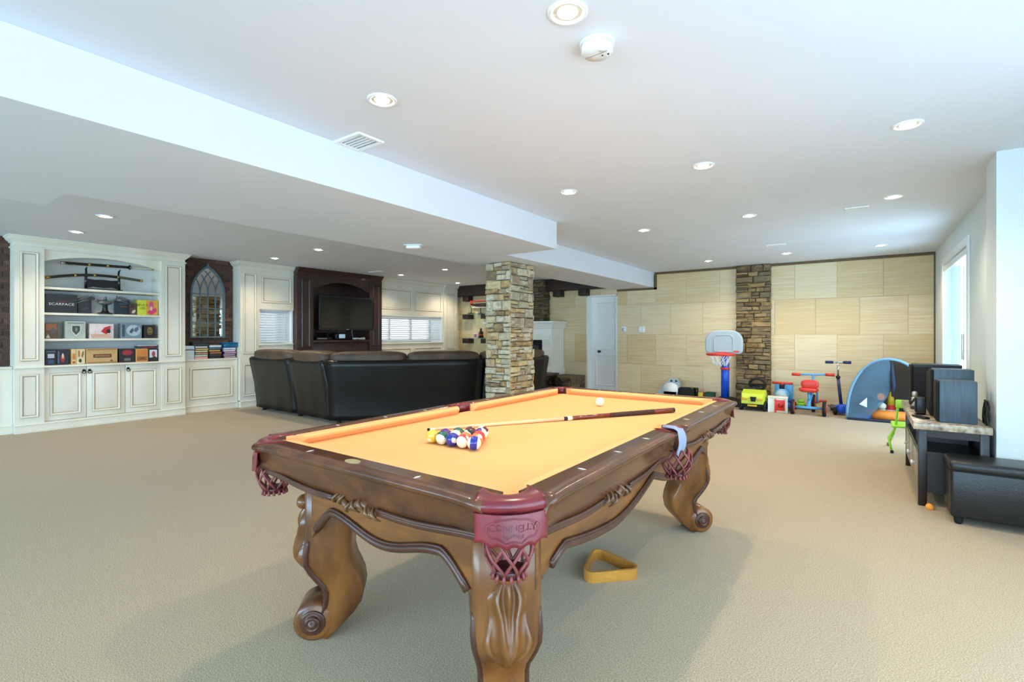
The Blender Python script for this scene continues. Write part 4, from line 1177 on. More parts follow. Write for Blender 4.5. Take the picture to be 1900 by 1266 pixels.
LM = [mesh_of('leg', bd, MT['tablewood']), mesh_of('scroll_foot', vl, MT['tablewood']), mesh_of('scroll_eye', ey, MT['tabledark']), mesh_of('edge_bead', be[0], MT['tabledark']), mesh_of('edge_bead', be[1], MT['tabledark']), mesh_of('acanthus_carving', ac, MT['tablewood'])]
for (sx, sy) in ((-1, -1), (1, -1), (1, 1), (-1, 1)):
    l_ = inst('leg', LM[0], PT, (sx * 0.515 - 0.015, sy * 1.05, 0), (1, 1, 1), (0, 0, math.atan2(sy, sx)))
    inst('scroll_eye', LM[2], l_, (0, 0, 0), (1, -1, 1))
    for nm, me in zip(('scroll_foot', 'scroll_eye', 'edge_bead', 'edge_bead', 'acanthus_carving'), LM[1:]): inst(nm, me, l_, (0, 0, 0))

# pockets: leather arch, hanging net, and at the corners a stamped leather shield
def pocket(cx, cy, ang, ho, bulge, hi, ei, ef, corner):
    N_ = 18
    rings = []
    for k in range(N_ + 1):
        q = -1 + 2 * k / N_
        th = q * PI / 2
        ti, ie = hi * math.sin(th), ei + (ef - ei) * math.cos(th)
        to, oe = ho * q, bulge * (1 - q * q)
        oz = Vector((oe, to)); iz = Vector((ie, ti)); m_ = iz * 0.5 + oz * 0.5
        n2 = (oz - iz).normalized()
        row = [(iz, 0.745), (iz, ZT - 0.002), (iz + n2 * 0.006, ZT + 0.003), (m_, ZT + 0.005), (oz, ZT), (oz + n2 * 0.010, ZT - 0.010), (oz + n2 * 0.010, ZT - 0.024), (oz + n2 * 0.002, ZT - 0.034), (oz - n2 * 0.012, ZT - 0.034), (m_, 0.745)]
        rings.append([(p.x, p.y, z) for p, z in row])
    p_ = put('pocket', G().loft(rings), MT['oxblood'], PT)
    p_.location = (cx, cy, 0); p_.rotation_euler = (0, 0, ang)
    # net of crossing straps
    ce = (ei + ef) / 2 + 0.028 if corner else 0.0
    cz = lambda f: 0.735 - 0.113 * f
    rad = lambda f: 0.054 + 0.014 * math.sin(PI * f) - 0.014 * f ** 3
    ns = 8
    for k in range(ns):
        for s in (-1, 1):
            pts = []
            for j in range(11):
                f = j / 10
                a = 2 * PI * (k + s * f * 1.5) / ns
                r_ = rad(f) + 0.001 * s
                pts.append((ce + r_ * math.cos(a), r_ * math.sin(a), cz(f)))
            put('net_strap', G().tube(pts, 0.0048, 5), MT['strapleather'], p_)
    g = G().lathe([(0.036, 0.630), (0.043, 0.626), (0.040, 0.618), (0.042, 0.608), (0.0, 0.610)], (ce, 0, 0), 18)
    put('net_collar', g, MT['oxdark'], p_)
    for k in range(14):
        a = 2 * PI * k / 14
        put('fringe', G().tube([(ce + .041 * math.cos(a), .041 * math.sin(a), .622), (ce + .046 * math.cos(a), .046 * math.sin(a), .602)], [.004, .006], 5), MT['strapleather'], p_)
    if not corner: return p_
    # shield
    N_, M_ = 24, 8
    g = G(); v = []
    zt_ = ZT - 0.033
    def spt(q, f, off):
        t = ho * 0.97 * q
        zb = 0.703 + 0.010 * abs(math.sin(PI * 2.5 * q + PI / 2)) + (0.012 * q * q)
        z = zt_ + (zb - zt_) * f
        e = bulge * 1.25 * (1 - q * q) + 0.004 + 0.010 * f * (1 - 0.5 * q * q)
        return Vector((e + off, t, z))
    for off in (0.004, -0.002):
        for k in range(N_ + 1):
            for j in range(M_ + 1): v.append(spt(-1 + 2 * k / N_, j / M_, off))
    W_ = M_ + 1; T_ = (N_ + 1) * W_
    f = []
    for k in range(N_):
        for j in range(M_):
            a = k * W_ + j
            f += [(a, a + 1, a + W_ + 1, a + W_), (T_ + a, T_ + a + W_, T_ + a + W_ + 1, T_ + a + 1)]
    for k in range(N_):
        a = k * W_ + M_; f.append((a, a + T_, a + T_ + W_, a + W_))
    for j in range(M_):
        f.append((j, j + T_, j + T_ + 1, j + 1)); a = N_ * W_ + j; f.append((a, a + 1, a + 1 + T_, a + T_))
    put('shield', g.add(v, f, 0, True), MT['oxblood'], p_)
    mid = 0.47
    sm_ = lambda x, y, z: spt(x / (ho * 0.97), mid - y / 0.09, 0.0042 + z)
    g = G()
    for rr in (1.0, 0.9):
        g.tube([sm_(0.072 * rr * math.cos(a), 0.034 * rr * math.sin(a), 0) for a in [2 * PI * k / 40 for k in range(40)]], 0.0010, 5, closed=True)
    put('stamped_oval', g, MT['oxblood'], p_)
    put('lettering', text_g('CONNELLY', 0.027, extrude=0.0025, fn=lambda x, y, z: sm_(x, y + 0.004, z), wx=0.92), MT['oxblood'], p_)
    put('lettering', text_g('BILLIARDS', 0.012, extrude=0.0016, fn=lambda x, y, z: sm_(x, y - 0.016, z), wx=1.05), MT['oxblood'], p_)
    return p_
for (sx, sy) in ((1, -1), (-1, -1), (1, 1), (-1, 1)):
    e = Vector((sx, sy, 0)).normalized()
    c_ = Vector((sx * (HX + 0.004), sy * (HY + 0.004), 0)) - e * 0.1005
    pocket(c_.x, c_.y, math.atan2(sy, sx), 0.099, 0.026, 0.060, -0.098, -0.020, True)
for sx in (1, -1):
    pocket(sx * 0.674, 0, 0 if sx > 0 else PI, 0.080, 0.010, 0.052, -0.085, -0.032, False)
# sights and badge
def sight(x, y, r):
    poly = [(-0.016, 0), (0, -0.006), (0.016, 0), (0, 0.006)]
    put('sight', G().prism([(x + a * math.cos(r) - b * math.sin(r), y + a * math.sin(r) + b * math.cos(r)) for a, b in poly], lambda a, b, d: (a, b, d), ZT - 0.001, ZT + 0.0006), MT['pearl'], PT)
for sx in (-1, 1):
    for y in (-0.84, -0.56, -0.28, 0.28, 0.56, 0.84): sight(sx * 0.638, y, 0.0)
for sy in (-1, 1):
    for x in (-0.28, 0.28): sight(x, sy * 1.205, PI / 2)
put('badge', G().prism([(-0.03 + 0.034 * math.cos(a), -1.205 + 0.020 * math.sin(a)) for a in [2 * PI * k / 28 for k in range(28)]], lambda a, b, d: (a, b, d), ZT - 0.001, ZT + 0.0012), MT['brass'], PT)

# balls
dm('ivory', rgb(246, 236, 206), rough=0.12, coat=0.5)
BC = {'yellow': (246, 200, 70), 'blue': (34, 44, 150), 'red': (214, 50, 40), 'purple': (84, 36, 130), 'orange': (240, 120, 60), 'green': (20, 92, 76), 'maroon': (110, 26, 36), 'black': (20, 18, 20)}
for k, c_ in BC.items(): dm('ball_' + k, rgb(*c_), rough=0.1, coat=0.6)
BR = 0.0286
def ball_mesh(col, stripe):
    g = G(); n, m = 28, 18
    for i in range(m + 1):
        a = -PI / 2 + PI * i / m
        for k in range(n):
            b = 2 * PI * k / n
            g.v.append((BR * math.cos(a) * math.cos(b), BR * math.cos(a) * math.sin(b), BR * math.sin(a)))
    for i in range(m):
        a = -PI / 2 + PI * (i + .5) / m
        for k in range(n):
            b = 2 * PI * (k + .5) / n
            white = abs(math.sin(a)) > 0.55 if stripe else False
            d = math.cos(a) * math.cos(b)
            if d > 0.93 or (not stripe and d < -0.93): white = True
            g.f.append((i * n + k, i * n + (k + 1) % n, (i + 1) * n + (k + 1) % n, (i + 1) * n + k)); g.mi.append(1 if white else 0); g.sm.append(True)
    return mesh_of('pool_ball', g, [MT['ball_' + col] if col else MT['ivory'], MT['ivory']])
def ball(lab, x, y, col, stripe, rot):
    o = bpy.data.objects.new('pool_ball', ball_mesh(col, stripe)); COL.objects.link(o)
    o.location = (x, y, ZB + BR + 0.0005); o.rotation_euler = rot
    tag(o, lab, 'ball', 'pool balls on the table')
L0, R0 = onZ(802.6, 810, ZB + BR), onZ(880.2, 822.8, ZB + BR)
e1 = (R0 - L0).normalized(); e2 = Vector((-e1.y, e1.x, 0))
rows = [[('yellow', 0, 'solid yellow pool ball at the left corner of the rack'), ('green', 1, 'green-striped pool ball between the solid yellow and solid blue'), ('blue', 0, 'solid blue pool ball at the middle of the front row'), ('red', 1, 'red-striped pool ball in front row beside the solid blue'), ('blue', 1, 'blue-striped pool ball at the front corner of the rack')],
        [('purple', 0, 'solid purple pool ball behind the solid yellow one'), ('yellow', 1, 'yellow-striped pool ball inside the rack behind the solid blue'), ('orange', 1, 'orange-striped pool ball inside the rack behind the red stripe'), ('orange', 0, 'solid orange pool ball behind the blue-striped one')],
        [('green', 0, 'solid green pool ball on the far edge of the rack'), ('black', 0, 'black pool ball in the middle of the rack'), ('red', 0, 'solid red pool ball behind the solid orange one')],
        [('maroon', 0, 'solid maroon pool ball beside the purple stripe'), ('purple', 1, 'purple-striped pool ball near the far corner of the rack')],
        [('maroon', 1, 'maroon-striped pool ball at the far corner of the rack')]]
rb = random.Random(5)
for r, row in enumerate(rows):
    for k, (c_, st, lab) in enumerate(row):
        p = L0 + e1 * (2 * BR + 0.0006) * (k + r * 0.5) + e2 * (2 * BR + 0.0006) * 0.8661 * r
        rot = (rb.uniform(-1, 1), rb.uniform(-1, 1), rb.uniform(0, 6))
        if r == 0 and k == 4: rot = (0, PI / 2 + 0.1, 0.6)
        if r == 0 and k == 1: rot = (1.9, 0.3, 0.3)
        if r == 0 and k == 3: rot = (1.7, -0.6, 0.2)
        ball(lab, p.x, p.y, c_, bool(st), rot)
p = onZ(1113, 746, ZB + BR)
ball('white cue ball alone near the far cushion', p.x, p.y, None, False, (0, 0, 0))
# cue
dm('maple', rgb(238, 200, 150), rough=0.3, coat=0.3, var=0.06, scale=10)
dm('cuered', rgb(120, 42, 20), rough=0.2, coat=0.5, var=0.3, scale=12)
dm('cuewrap', rgb(66, 34, 26), rough=0.7, var=0.4, scale=200)
A, B = onZ(793, 797, ZB + 0.008), onZ(1250, 761, ZB + 0.016)
CU = thing('pool_cue', 'wooden pool cue lying across the orange cloth', 'cue', (A + B) / 2)
LQ = (B - A).length; dq = (B - A).normalized()
cr_ = lambda f: 0.0062 + 0.0088 * f
def cue(f0, f1, nm, m, extra=0.0):
    q = []; rr = []
    for k in range(3):
        f = f0 + (f1 - f0) * k / 2
        r = cr_(f) + extra
        p = A + dq * LQ * f; p = Vector((p.x, p.y, ZB + cr_(f) + 0.001)) - CU.location
        q.append(p); rr.append(r)
    put(nm, G().tube(q, rr, 14), m, CU)
cue(0, 0.008, 'leather_tip', MT['blackmatte']); cue(0.008, 0.025, 'ferrule', MT['ivory']); cue(0.025, 0.50, 'shaft', MT['maple'])
cue(0.50, 0.515, 'joint_collar', MT['black']); cue(0.515, 0.535, 'joint_ring', MT['ivory'], 0.0004); cue(0.535, 0.70, 'forearm', MT['cuered'])
cue(0.70, 0.90, 'wrap', MT['cuewrap'], 0.0004); cue(0.90, 0.99, 'butt_sleeve', MT['cuered']); cue(0.99, 1.0, 'bumper', MT['black'])
# polishing cloth caught in the right-hand side pocket
dm('greycloth', rgb(150, 156, 178), rough=0.9, var=0.08, scale=12)
g = G(); v = []; NU, NV = 14, 12
for i in range(NU + 1):
    for j in range(NV + 1):
        u, q = i / NU, j / NV
        wd = 0.022 + 0.032 * min(1, q * 2.2) * (1 - 0.15 * q)
        y = 2.205 + (u - 0.5) * 2 * wd - 0.012
        if q < 0.22:
            x = -0.735 + (q / 0.22) * 0.072; z = 0.836 + 0.008 * math.sin(u * 5)
        else:
            x = -0.663 + 0.008 * math.sin(u * 16) * q + 0.012 * math.sin(PI * min(1, (q - .22) * 1.4)); z = 0.832 - (q - 0.22) / 0.78 * (0.105 + 0.012 * math.sin(u * 9))
        v.append((x, y, z))
W_ = NV + 1
f = [(i * W_ + j, (i + 1) * W_ + j, (i + 1) * W_ + j + 1, i * W_ + j + 1) for i in range(NU) for j in range(NV)]
o = put('polishing_cloth', g.add(v, f, 0, True), MT['greycloth'])
md = o.modifiers.new('thick', 'SOLIDIFY'); md.thickness = 0.003
tag(o, 'grey polishing cloth hanging from the side pocket of the pool table', 'cloth')
# rack left on the floor
dm('rackwood', rgb(206, 146, 60), rough=0.35, c2=rgb(170, 108, 40), scale=5, stretch=(1, 1, 5), coat=0.3)
a, b, c_ = Vector((-1.15, 2.185)), Vector((-0.905, 2.43)), Vector((-1.245, 2.525))
cen = (a + b + c_) / 3
def rtri(off):
    out = []
    R = 0.045
    P_ = [a, b, c_]
    for i in range(3):
        p = P_[i]; d0 = (P_[i - 1] - p).normalized(); d1 = (P_[(i + 1) % 3] - p).normalized()
        bis = (d0 + d1).normalized(); half = math.acos(max(-1, min(1, d0.dot(d1)))) / 2
        cc = p + bis * (R / math.sin(half))
        s0 = cc - Vector((0, 0)); t0 = p + d0 * (R / math.tan(half)); t1 = p + d1 * (R / math.tan(half))
        a0 = math.atan2(t0.y - cc.y, t0.x - cc.x); a1 = math.atan2(t1.y - cc.y, t1.x - cc.x)
        while a1 - a0 > PI: a1 -= 2 * PI
        while a1 - a0 < -PI: a1 += 2 * PI
        for k in range(7):
            an = a0 + (a1 - a0) * k / 6
            out.append((cc.x + (R - off) * math.cos(an), cc.y + (R - off) * math.sin(an)))
    return out
o_, i_ = rtri(0), rtri(0.013)
rings = [[(x, y, z) for x, y in P_] for P_, z in ((o_, 0.001), (o_, 0.056), (i_, 0.056), (i_, 0.001))]
g = G().loft(rings, sm=False, cap=False, closed=True)
tag(put('ball_rack', g, MT['rackwood']), 'triangular wooden ball rack lying on carpet by the pool table', 'rack')

# ------------------------------------------------------------------ sectional sofa, seen from behind
dm('sofablack', rgb(22, 21, 20), rough=0.32, spec=0.35, var=0.25, scale=4, bump=0.15, bscale=90)
dm('sofabrown', rgb(98, 76, 56), rough=0.55, c2=rgb(64, 48, 36), scale=5, bump=0.2, bscale=60)
SF = thing('sectional_sofa', 'large dark leather sectional sofa seen from behind before the television', 'sofa', (-6.2, 5.2, 0))
bp_ = [(0.00, .055), (-0.005, .12), (0.03, .45), (0.10, .80), (0.105, .855), (0.075, .885), (0.0, .89), (-0.16, .86), (-0.22, .50), (-0.22, .055)]
def sofa_back(path, nm='back'):
    rings = []
    n_ = len(path)
    for i, p in enumerate(path):
        a = path[max(0, i - 1)]; b = path[min(n_ - 1, i + 1)]
        t = Vector((b[0] - a[0], b[1] - a[1])).normalized()
        nn = Vector((t.y, -t.x))
        q = i / (n_ - 1)
        wob = 0.012 * math.sin(q * 17 + path[0][0])
        rings.append([(p[0] + nn.x * (o + wob * (0.6 - z)), p[1] + nn.y * (o + wob * (0.6 - z)), z) for o, z in bp_])
    return put(nm, G().loft(rings, sm=True), MT['sofablack'], SF, True)
def sofa_cushion(p0, p1, zc=0.915, h=0.19, dep=0.34, inset=0.06):
    a, b = Vector(p0), Vector(p1)
    t = (b - a); L_ = t.length; t = t.normalized(); nn = Vector((t.y, -t.x))
    c_ = (a + b) / 2 - nn * inset
    put('head_cushion', G().pill((c_.x, c_.y, zc), (L_ * 0.985, dep, h), 0.55, math.atan2(t.y, t.x), n=36, m=14), MT['sofabrown'], SF, True)
def seat(p0, p1, dep=0.62):
    a, b = Vector(p0), Vector(p1)
    t = (b - a); L_ = t.length; t = t.normalized(); nn = Vector((t.y, -t.x))
    rz = math.atan2(t.y, t.x)
    c_ = (a + b) / 2 - nn * (0.18 + dep / 2)
    M_ = Matrix.Translation((c_.x, c_.y, 0)) @ Matrix.Rotation(rz, 4, 'Z')
    put('seat_base', G().box(-L_ / 2, -dep / 2, 0.04, L_ / 2, dep / 2, 0.32, bev=0.03).xf(lambda p: M_ @ p), MT['sofablack'], SF, True)
    put('seat_cushion', G().pill((c_.x, c_.y, 0.40), (L_ * 0.98, dep * 1.04, 0.2), 0.4, rz, n=32, m=12), MT['sofabrown'], SF, True)
    c2 = (a + b) / 2 - nn * 0.16
    put('back_cushion', G().pill((c2.x, c2.y, 0.68), (L_ * 0.96, 0.24, 0.42), 0.5, rz, n=32, m=12), MT['sofabrown'], SF, True)
mids = lambda p, q, n: [(p[0] + (q[0] - p[0]) * i / n, p[1] + (q[1] - p[1]) * i / n) for i in range(n + 1)]
A0, A1, A2 = (-8.14, 4.10), (-6.98, 4.10), (-6.04, 4.06)
W0, W1_ = (-6.0, 4.02), (-4.60, 5.60)
C0, C1 = (-4.56, 5.66), (-4.50, 7.2)
for p, q in ((A0, A1), ((A1[0] + .02, A1[1]), A2), (C0, C1)):
    sofa_back(mids(p, q, 10)); sofa_cushion(p, q); seat(p, q)
wn = Vector((W1_[1] - W0[1], -(W1_[0] - W0[0]))).normalized()
wp = [(x + wn.x * 0.10 * math.sin(PI * i / 16), y + wn.y * 0.10 * math.sin(PI * i / 16)) for i, (x, y) in enumerate(mids(W0, W1_, 16))]
sofa_back(wp, 'wedge_back')
sofa_cushion(wp[0], wp[8], inset=0.08); sofa_cushion(wp[8], wp[16], inset=0.08)
seat(wp[2], wp[14], 0.5)
for (x, y, rz) in ((-8.10, 4.52, 0), (-4.88, 7.16, PI / 2)):
    put('arm', G().pill((x, y, 0.33), (0.22, 0.8, 0.6), 0.4, rz, n=24, m=12), MT['sofablack'], SF, True)
for (x, y) in ((-8.05, 4.2), (-7.0, 4.2), (-5.95, 4.15), (-5.2, 5.0), (-4.65, 5.8), (-4.6, 7.0)):
    put('foot', G().lathe([(0.03, 0), (0.034, 0.01), (0.03, 0.06)], (x, y, 0), 10), MT['blackmatte'], SF, True)

# ------------------------------------------------------------------ dark beams under the ceiling at the far wall
for (a, b, cs, lab) in ((-8.70, -6.98, (-8.32, -7.4), 'dark wooden beam at ceiling above the glass shelves'), (-5.87, -4.36, (-5.62, -4.98), 'dark wooden beam at ceiling between chimney and white door')):
    t = thing('ceiling_beam', lab, 'beam', ((a + b) / 2, 9.6, 2.22))
    put('beam', G().box(a, 9.50, 2.22, b, YF - 0.004, CE - 0.002, bev=0.01), MT['beam'], t, True)
    for x in cs: put('corbel', G().box(x - 0.095, 9.52, 2.085, x + 0.095, YF - 0.004, 2.22, bev=0.006), MT['beam'], t, True)

# ------------------------------------------------------------------ fireplace
dm('plaster', rgb(240, 240, 228), rough=0.6, var=0.02)
FP = thing('fireplace', 'white mantel fireplace with stone chimney behind the stone pillar', 'fireplace', (-6.41, 9.5, 0))
fx0, fx1, fy = -7.28, -5.54, 9.18
HZ = 0.346
def mant(par, x0, x1, prof, nm, m):
    rings = [[(x0 - d, fy - d, z), (x1 + d, fy - d, z), (x1 + d, YF - 0.004, z), (x0 - d, YF - 0.004, z)] for d, z in prof]
    put(nm, G().loft(rings, sm=False), m, par, True)
mant(FP, fx0, fx1, [(0.0, 1.22), (0.0, 1.36), (0.015, 1.37), (0.03, 1.40), (0.06, 1.46), (0.09, 1.49), (0.10, 1.50), (0.10, 1.53)], 'mantel_shelf', MT['plaster'])
ox0, ox1, oz1 = fx0 + 0.26, fx1 - 0.24, 1.12
for (a, b) in ((fx0, ox0), (ox1, fx1)):
    put('mantel_leg', G().box(a, fy, HZ, b, YF - 0.004, 1.22), MT['plaster'], FP, True)
    put('leg_base', G().box(a - 0.03, fy - 0.03, HZ, b + 0.03, YF - 0.004, HZ + 0.16, bev=0.01), MT['plaster'], FP, True)
    put('leg_corbel', G().prism([(1.22, 0), (1.22, -0.05), (1.12, -0.045), (1.02, -0.015), (0.98, 0)], lambda z, d, s: (s, fy + d, z), a + 0.02, b - 0.02), MT['plaster'], FP, True)
put('lintel', G().box(ox0, fy + 0.01, oz1, ox1, fy + 0.2, 1.22), MT['plaster'], FP, True)
put('firebox', G().box(ox0, fy + 0.1, HZ, ox1, fy + 0.12, oz1).box(ox0 + 0.05, fy + 0.07, HZ, ox0 + 0.09, fy + 0.1, oz1 - 0.05).box(ox1 - 0.09, fy + 0.07, HZ, ox1 - 0.05, fy + 0.1, oz1 - 0.05), MT['blackmatte'], FP, True)
put('firebox_door', G().box(ox0 + 0.14, fy + 0.075, HZ + 0.06, ox1 - 0.14, fy + 0.095, oz1 - 0.12, bev=0.004), MT['black'], FP, True)
cx0, cx1, cy = -6.93, -5.90, 9.415
ch = put('chimney', G().loft([[(cx0 + 0.03 - e, cy + 0.03, z), (cx1 - 0.03 + e, cy + 0.03, z), (cx1 - 0.03 + e, YF - 0.004, z), (cx0 + 0.03 - e, YF - 0.004, z)] for e, z in ((0.02, 1.53), (0.0, 1.9), (-0.06, CE - 0.003))], sm=False), MT['mortar'], FP, True)
def stones_local(par, root, *a, **k):
    n0 = set(COL.objects)
    stones(root, *a, **k)
    for o in set(COL.objects) - n0: o.parent = par
stones_local(ch, FP, (cx0, cy + 0.03, 0), 0, cx1 - cx0, 1.53, CE - 0.01, 'stonedark', (0.06, 0.11), (0.14, 0.3))
stones_local(ch, FP, (cx1 - 0.04, cy + 0.02, 0), PI / 2, YF - cy - 0.03, 1.53, CE - 0.01, 'stonedark', (0.06, 0.11), (0.1, 0.2))
hr = put('hearth', G().box(-7.9, 9.06, 0, -5.01, YF - 0.004, HZ - 0.03), MT['mortar'], FP, True)
stones_local(hr, FP, (-7.9, 9.06, 0), 0, 2.89, 0.0, HZ - 0.03, 'stonedark', (0.07, 0.12), (0.16, 0.34))
stones_local(hr, FP, (-5.01, 9.06, 0), PI / 2, 0.64, 0.0, HZ - 0.03, 'stonedark', (0.07, 0.12), (0.14, 0.26), (0.01, 0.02))
put('hearth_top', G().box(-7.92, 9.03, HZ - 0.03, -4.995, YF - 0.004, HZ, bev=0.006), MT['stonedark'], FP, True)

# wheeled coffee table in front of the hearth
t = thing('cart_table', 'low wooden cart table with an iron wheel before the hearth', 'table', (-5.8, 8.62, 0))
dm('cartwood', rgb(84, 60, 42), rough=0.6, c2=rgb(56, 40, 28), scale=5, stretch=(1, 6, 1))
for k in range(4): put('plank', G().box(-0.62, -0.28 + 0.14 * k + 0.002, 0.40, 0.62, -0.28 + 0.14 * (k + 1) - 0.002, 0.44, bev=0.004), MT['cartwood'], t)
for y in (-0.24, 0.24): put('rail', G().box(-0.6, y - 0.02, 0.34, 0.6, y + 0.02, 0.40), MT['cartwood'], t)
for x in (-0.42, 0.50):
    put('axle', G().cyl((x, -0.31, 0.185), (x, 0.31, 0.185), 0.014, n=10), MT['darkmetal'], t)
    put('axle_bracket', G().box(x - 0.03, -0.25, 0.185, x + 0.03, -0.21, 0.35).box(x - 0.03, 0.21, 0.185, x + 0.03, 0.25, 0.35), MT['darkmetal'], t)
    for y in (-0.29, 0.29):
        g = G().tube([(x + 0.17 * math.cos(a), y, 0.185 + 0.17 * math.sin(a)) for a in [2 * PI * k / 28 for k in range(28)]], 0.014, 8, closed=True)
        for k in range(8):
            a = 2 * PI * k / 8; g.cyl((x, y, 0.185), (x + 0.165 * math.cos(a), y, 0.185 + 0.165 * math.sin(a)), 0.007, n=6)
        g.cyl((x, y - 0.02, 0.185), (x, y + 0.02, 0.185), 0.03, n=12)
        put('wheel', g, MT['darkmetal'], t)

# glass wall shelves beside the corner column
for i, (py, lab) in enumerate(((583, 'upper glass wall shelf on dark bracket beside corner column'), (628, 'lower glass wall shelf on dark bracket beside corner column'))):
    z = onY(880, py, 9.55).z
    t = thing('glass_shelf', lab, 'shelf', (-8.0, 9.6, z))
    put('glass_plate', G().box(-8.55, 9.42, z - 0.005, -7.45, YF - 0.004, z + 0.005), MT['glassgreen'], t, True)
    for x in (-8.30, -7.7): put('bracket', G().box(x - 0.1, 9.5, z - 0.125, x + 0.1, YF - 0.004, z - 0.006, bev=0.005), MT['beam'], t, True)
    t.location.z = z
    if i == 0:
        dm('toyred', rgb(206, 48, 34), rough=0.3, coat=0.4); dm('toydarkgreen', rgb(20, 60, 54), rough=0.4)
        a = onY(892, 0, 9.55).x
        m_ = thing('model_plane', 'red model biplane on the upper glass shelf', 'model', (a, 9.54, z + 0.006))
        put('stand', G().lathe([(0.07, 0), (0.06, 0.012), (0.012, 0.02), (0.01, 0.16)], n=14), MT['toydarkgreen'], m_)
        put('fuselage', G().tube([(-0.32, 0, 0.24), (-0.1, 0, 0.21), (0.12, 0, 0.20), (0.24, 0, 0.20)], [0.015, 0.04, 0.055, 0.04], 12), MT['black'], m_)
        put('upper_wing', G().box(-0.26, -0.09, 0.30, 0.26, 0.09, 0.325, bev=0.008), MT['toyred'], m_)
        put('lower_wing', G().box(-0.22, -0.08, 0.145, 0.22, 0.08, 0.16, bev=0.006), MT['whiteplastic'], m_)
        for x in (-0.2, 0.2): put('strut', G().cyl((x, 0, 0.15), (x, 0, 0.31), 0.006, n=6), MT['whiteplastic'], m_)
        put('tail_fin', G().prism([(-0.34, 0.24), (-0.26, 0.24), (-0.30, 0.34), (-0.34, 0.34)], lambda a_, b_, d: (a_, d, b_), -0.005, 0.005), MT['toyred'], m_)
        a = onY(873, 0, 9.55).x
        m_ = thing('model_kit', 'small pale green model left of the red biplane', 'model', (a, 9.54, z + 0.006))
        put('base', G().box(-0.06, -0.05, 0, 0.06, 0.05, 0.02, bev=0.004), MT['black'], m_)
        put('tower', G().box(-0.035, -0.03, 0.02, 0.035, 0.03, 0.16, bev=0.01), pc(150, 156, 120), m_)
        put('mast', G().cyl((0, 0, 0.16), (0, 0, 0.22), 0.012, 0.004, 8), pc(120, 60, 40), m_)
    else:
        a = onY(893, 0, 9.55).x
        m_ = thing('figurine', 'black and red figurine on the lower glass shelf', 'figurine', (a, 9.54, z + 0.006))
        put('base', G().lathe([(0.075, 0), (0.075, 0.02), (0.06, 0.028), (0, 0.03)], n=16), MT['black'], m_)
        put('figure', G().tube([(0, 0, 0.03), (0.01, 0, 0.08), (0, 0, 0.14), (0, 0, 0.19)], [0.07, 0.05, 0.06, 0.025], 12).pill((0, 0, 0.22), (0.05, 0.05, 0.06), 0.9), MT['black'], m_)
        put('sash', G().tube([(0.055 * math.cos(k), 0.055 * math.sin(k), 0.085) for k in [2 * PI * q / 14 for q in range(14)]], 0.012, 6, closed=True), MT['toyred'], m_)
        a = onY(883, 0, 9.55).x
        m_ = thing('photo_card', 'small white framed card left of the figurine', 'picture frame', (a, 9.54, z + 0.006))
        put('frame', G().box(-0.065, -0.01, 0, 0.065, 0.01, 0.12, bev=0.003), MT['whiteplastic'], m_)
        put('picture', G().box(-0.05, -0.0115, 0.015, 0.05, -0.01, 0.105), pc(150, 110, 104), m_)
        put('easel_back', G().prism([(0.01, 0.0), (0.05, 0.0), (0.01, 0.09)], lambda a_, b_, d: (d, a_, b_), -0.01, 0.01), MT['whiteplastic'], m_)

# ------------------------------------------------------------------ media console by the right wall
dm('espresso', rgb(34, 30, 30), rough=0.35, c2=rgb(24, 20, 20), scale=8, stretch=(1, 1, 6))
MT['granite'] = mat('granite', rgb(216, 200, 172), rough=0.2, c2=rgb(96, 84, 70), scale=22, detail=6)
dm('speakersheen', rgb(68, 88, 102), rough=0.42, c2=rgb(50, 66, 80), scale=9, stretch=(8, 8, 0.5))  # black wood grain, with the bluish reflected light put into its colour
dm('grille', rgb(14, 14, 15), rough=0.9, bump=0.3, bscale=300)
CN = thing('media_console', 'dark wooden media console with granite top along the right wall', 'console', (0.5, 5.33, 0))
kx0, kx1, ky0, ky1, kz = 0.315, 0.695, 4.64, 6.02, 0.56
for x in (kx0, kx1 - 0.05):
    for y in (ky0, ky1 - 0.05): put('post', G().box(x, y, 0, x + 0.05, y + 0.05, kz, bev=0.003), MT['espresso'], CN, True)
for (x0, y0_, x1, y1_, z0, z1) in ((kx0 + .05, ky0 + .004, kx1 - .05, ky0 + .046, kz - .055, kz), (kx0 + .05, ky1 - .046, kx1 - .05, ky1 - .004, kz - .055, kz), (kx0 + .004, ky0 + .05, kx0 + .046, ky1 - .05, kz - .04, kz), (kx1 - .046, ky0 + .05, kx1 - .004, ky1 - .05, kz - .055, kz)):
    put('top_rail', G().box(x0, y0_, z0, x1, y1_, z1), MT['espresso'], CN, True)
put('shelf', G().box(kx0 + .01, ky0 + .02, 0.375, kx1 - .01, ky1 - .02, 0.395), MT['espresso'], CN, True)
put('bottom', G().box(kx0 + .01, ky0 + .02, 0.10, kx1 - .01, ky1 - .02, 0.12), MT['espresso'], CN, True)
put('end_panel', G().box(kx0 + .05, ky0 + .015, 0.10, kx1 - .05, ky0 + .03, 0.375), MT['espresso'], CN, True)
put('back_panel', G().box(kx1 - .03, ky0 + .05, 0.12, kx1 - .02, ky1 - .05, 0.5), MT['espresso'], CN, True)
dw = (ky1 - ky0 - 0.1) / 3
dm('drawerfront', rgb(120, 112, 100), rough=0.3, coat=0.3)
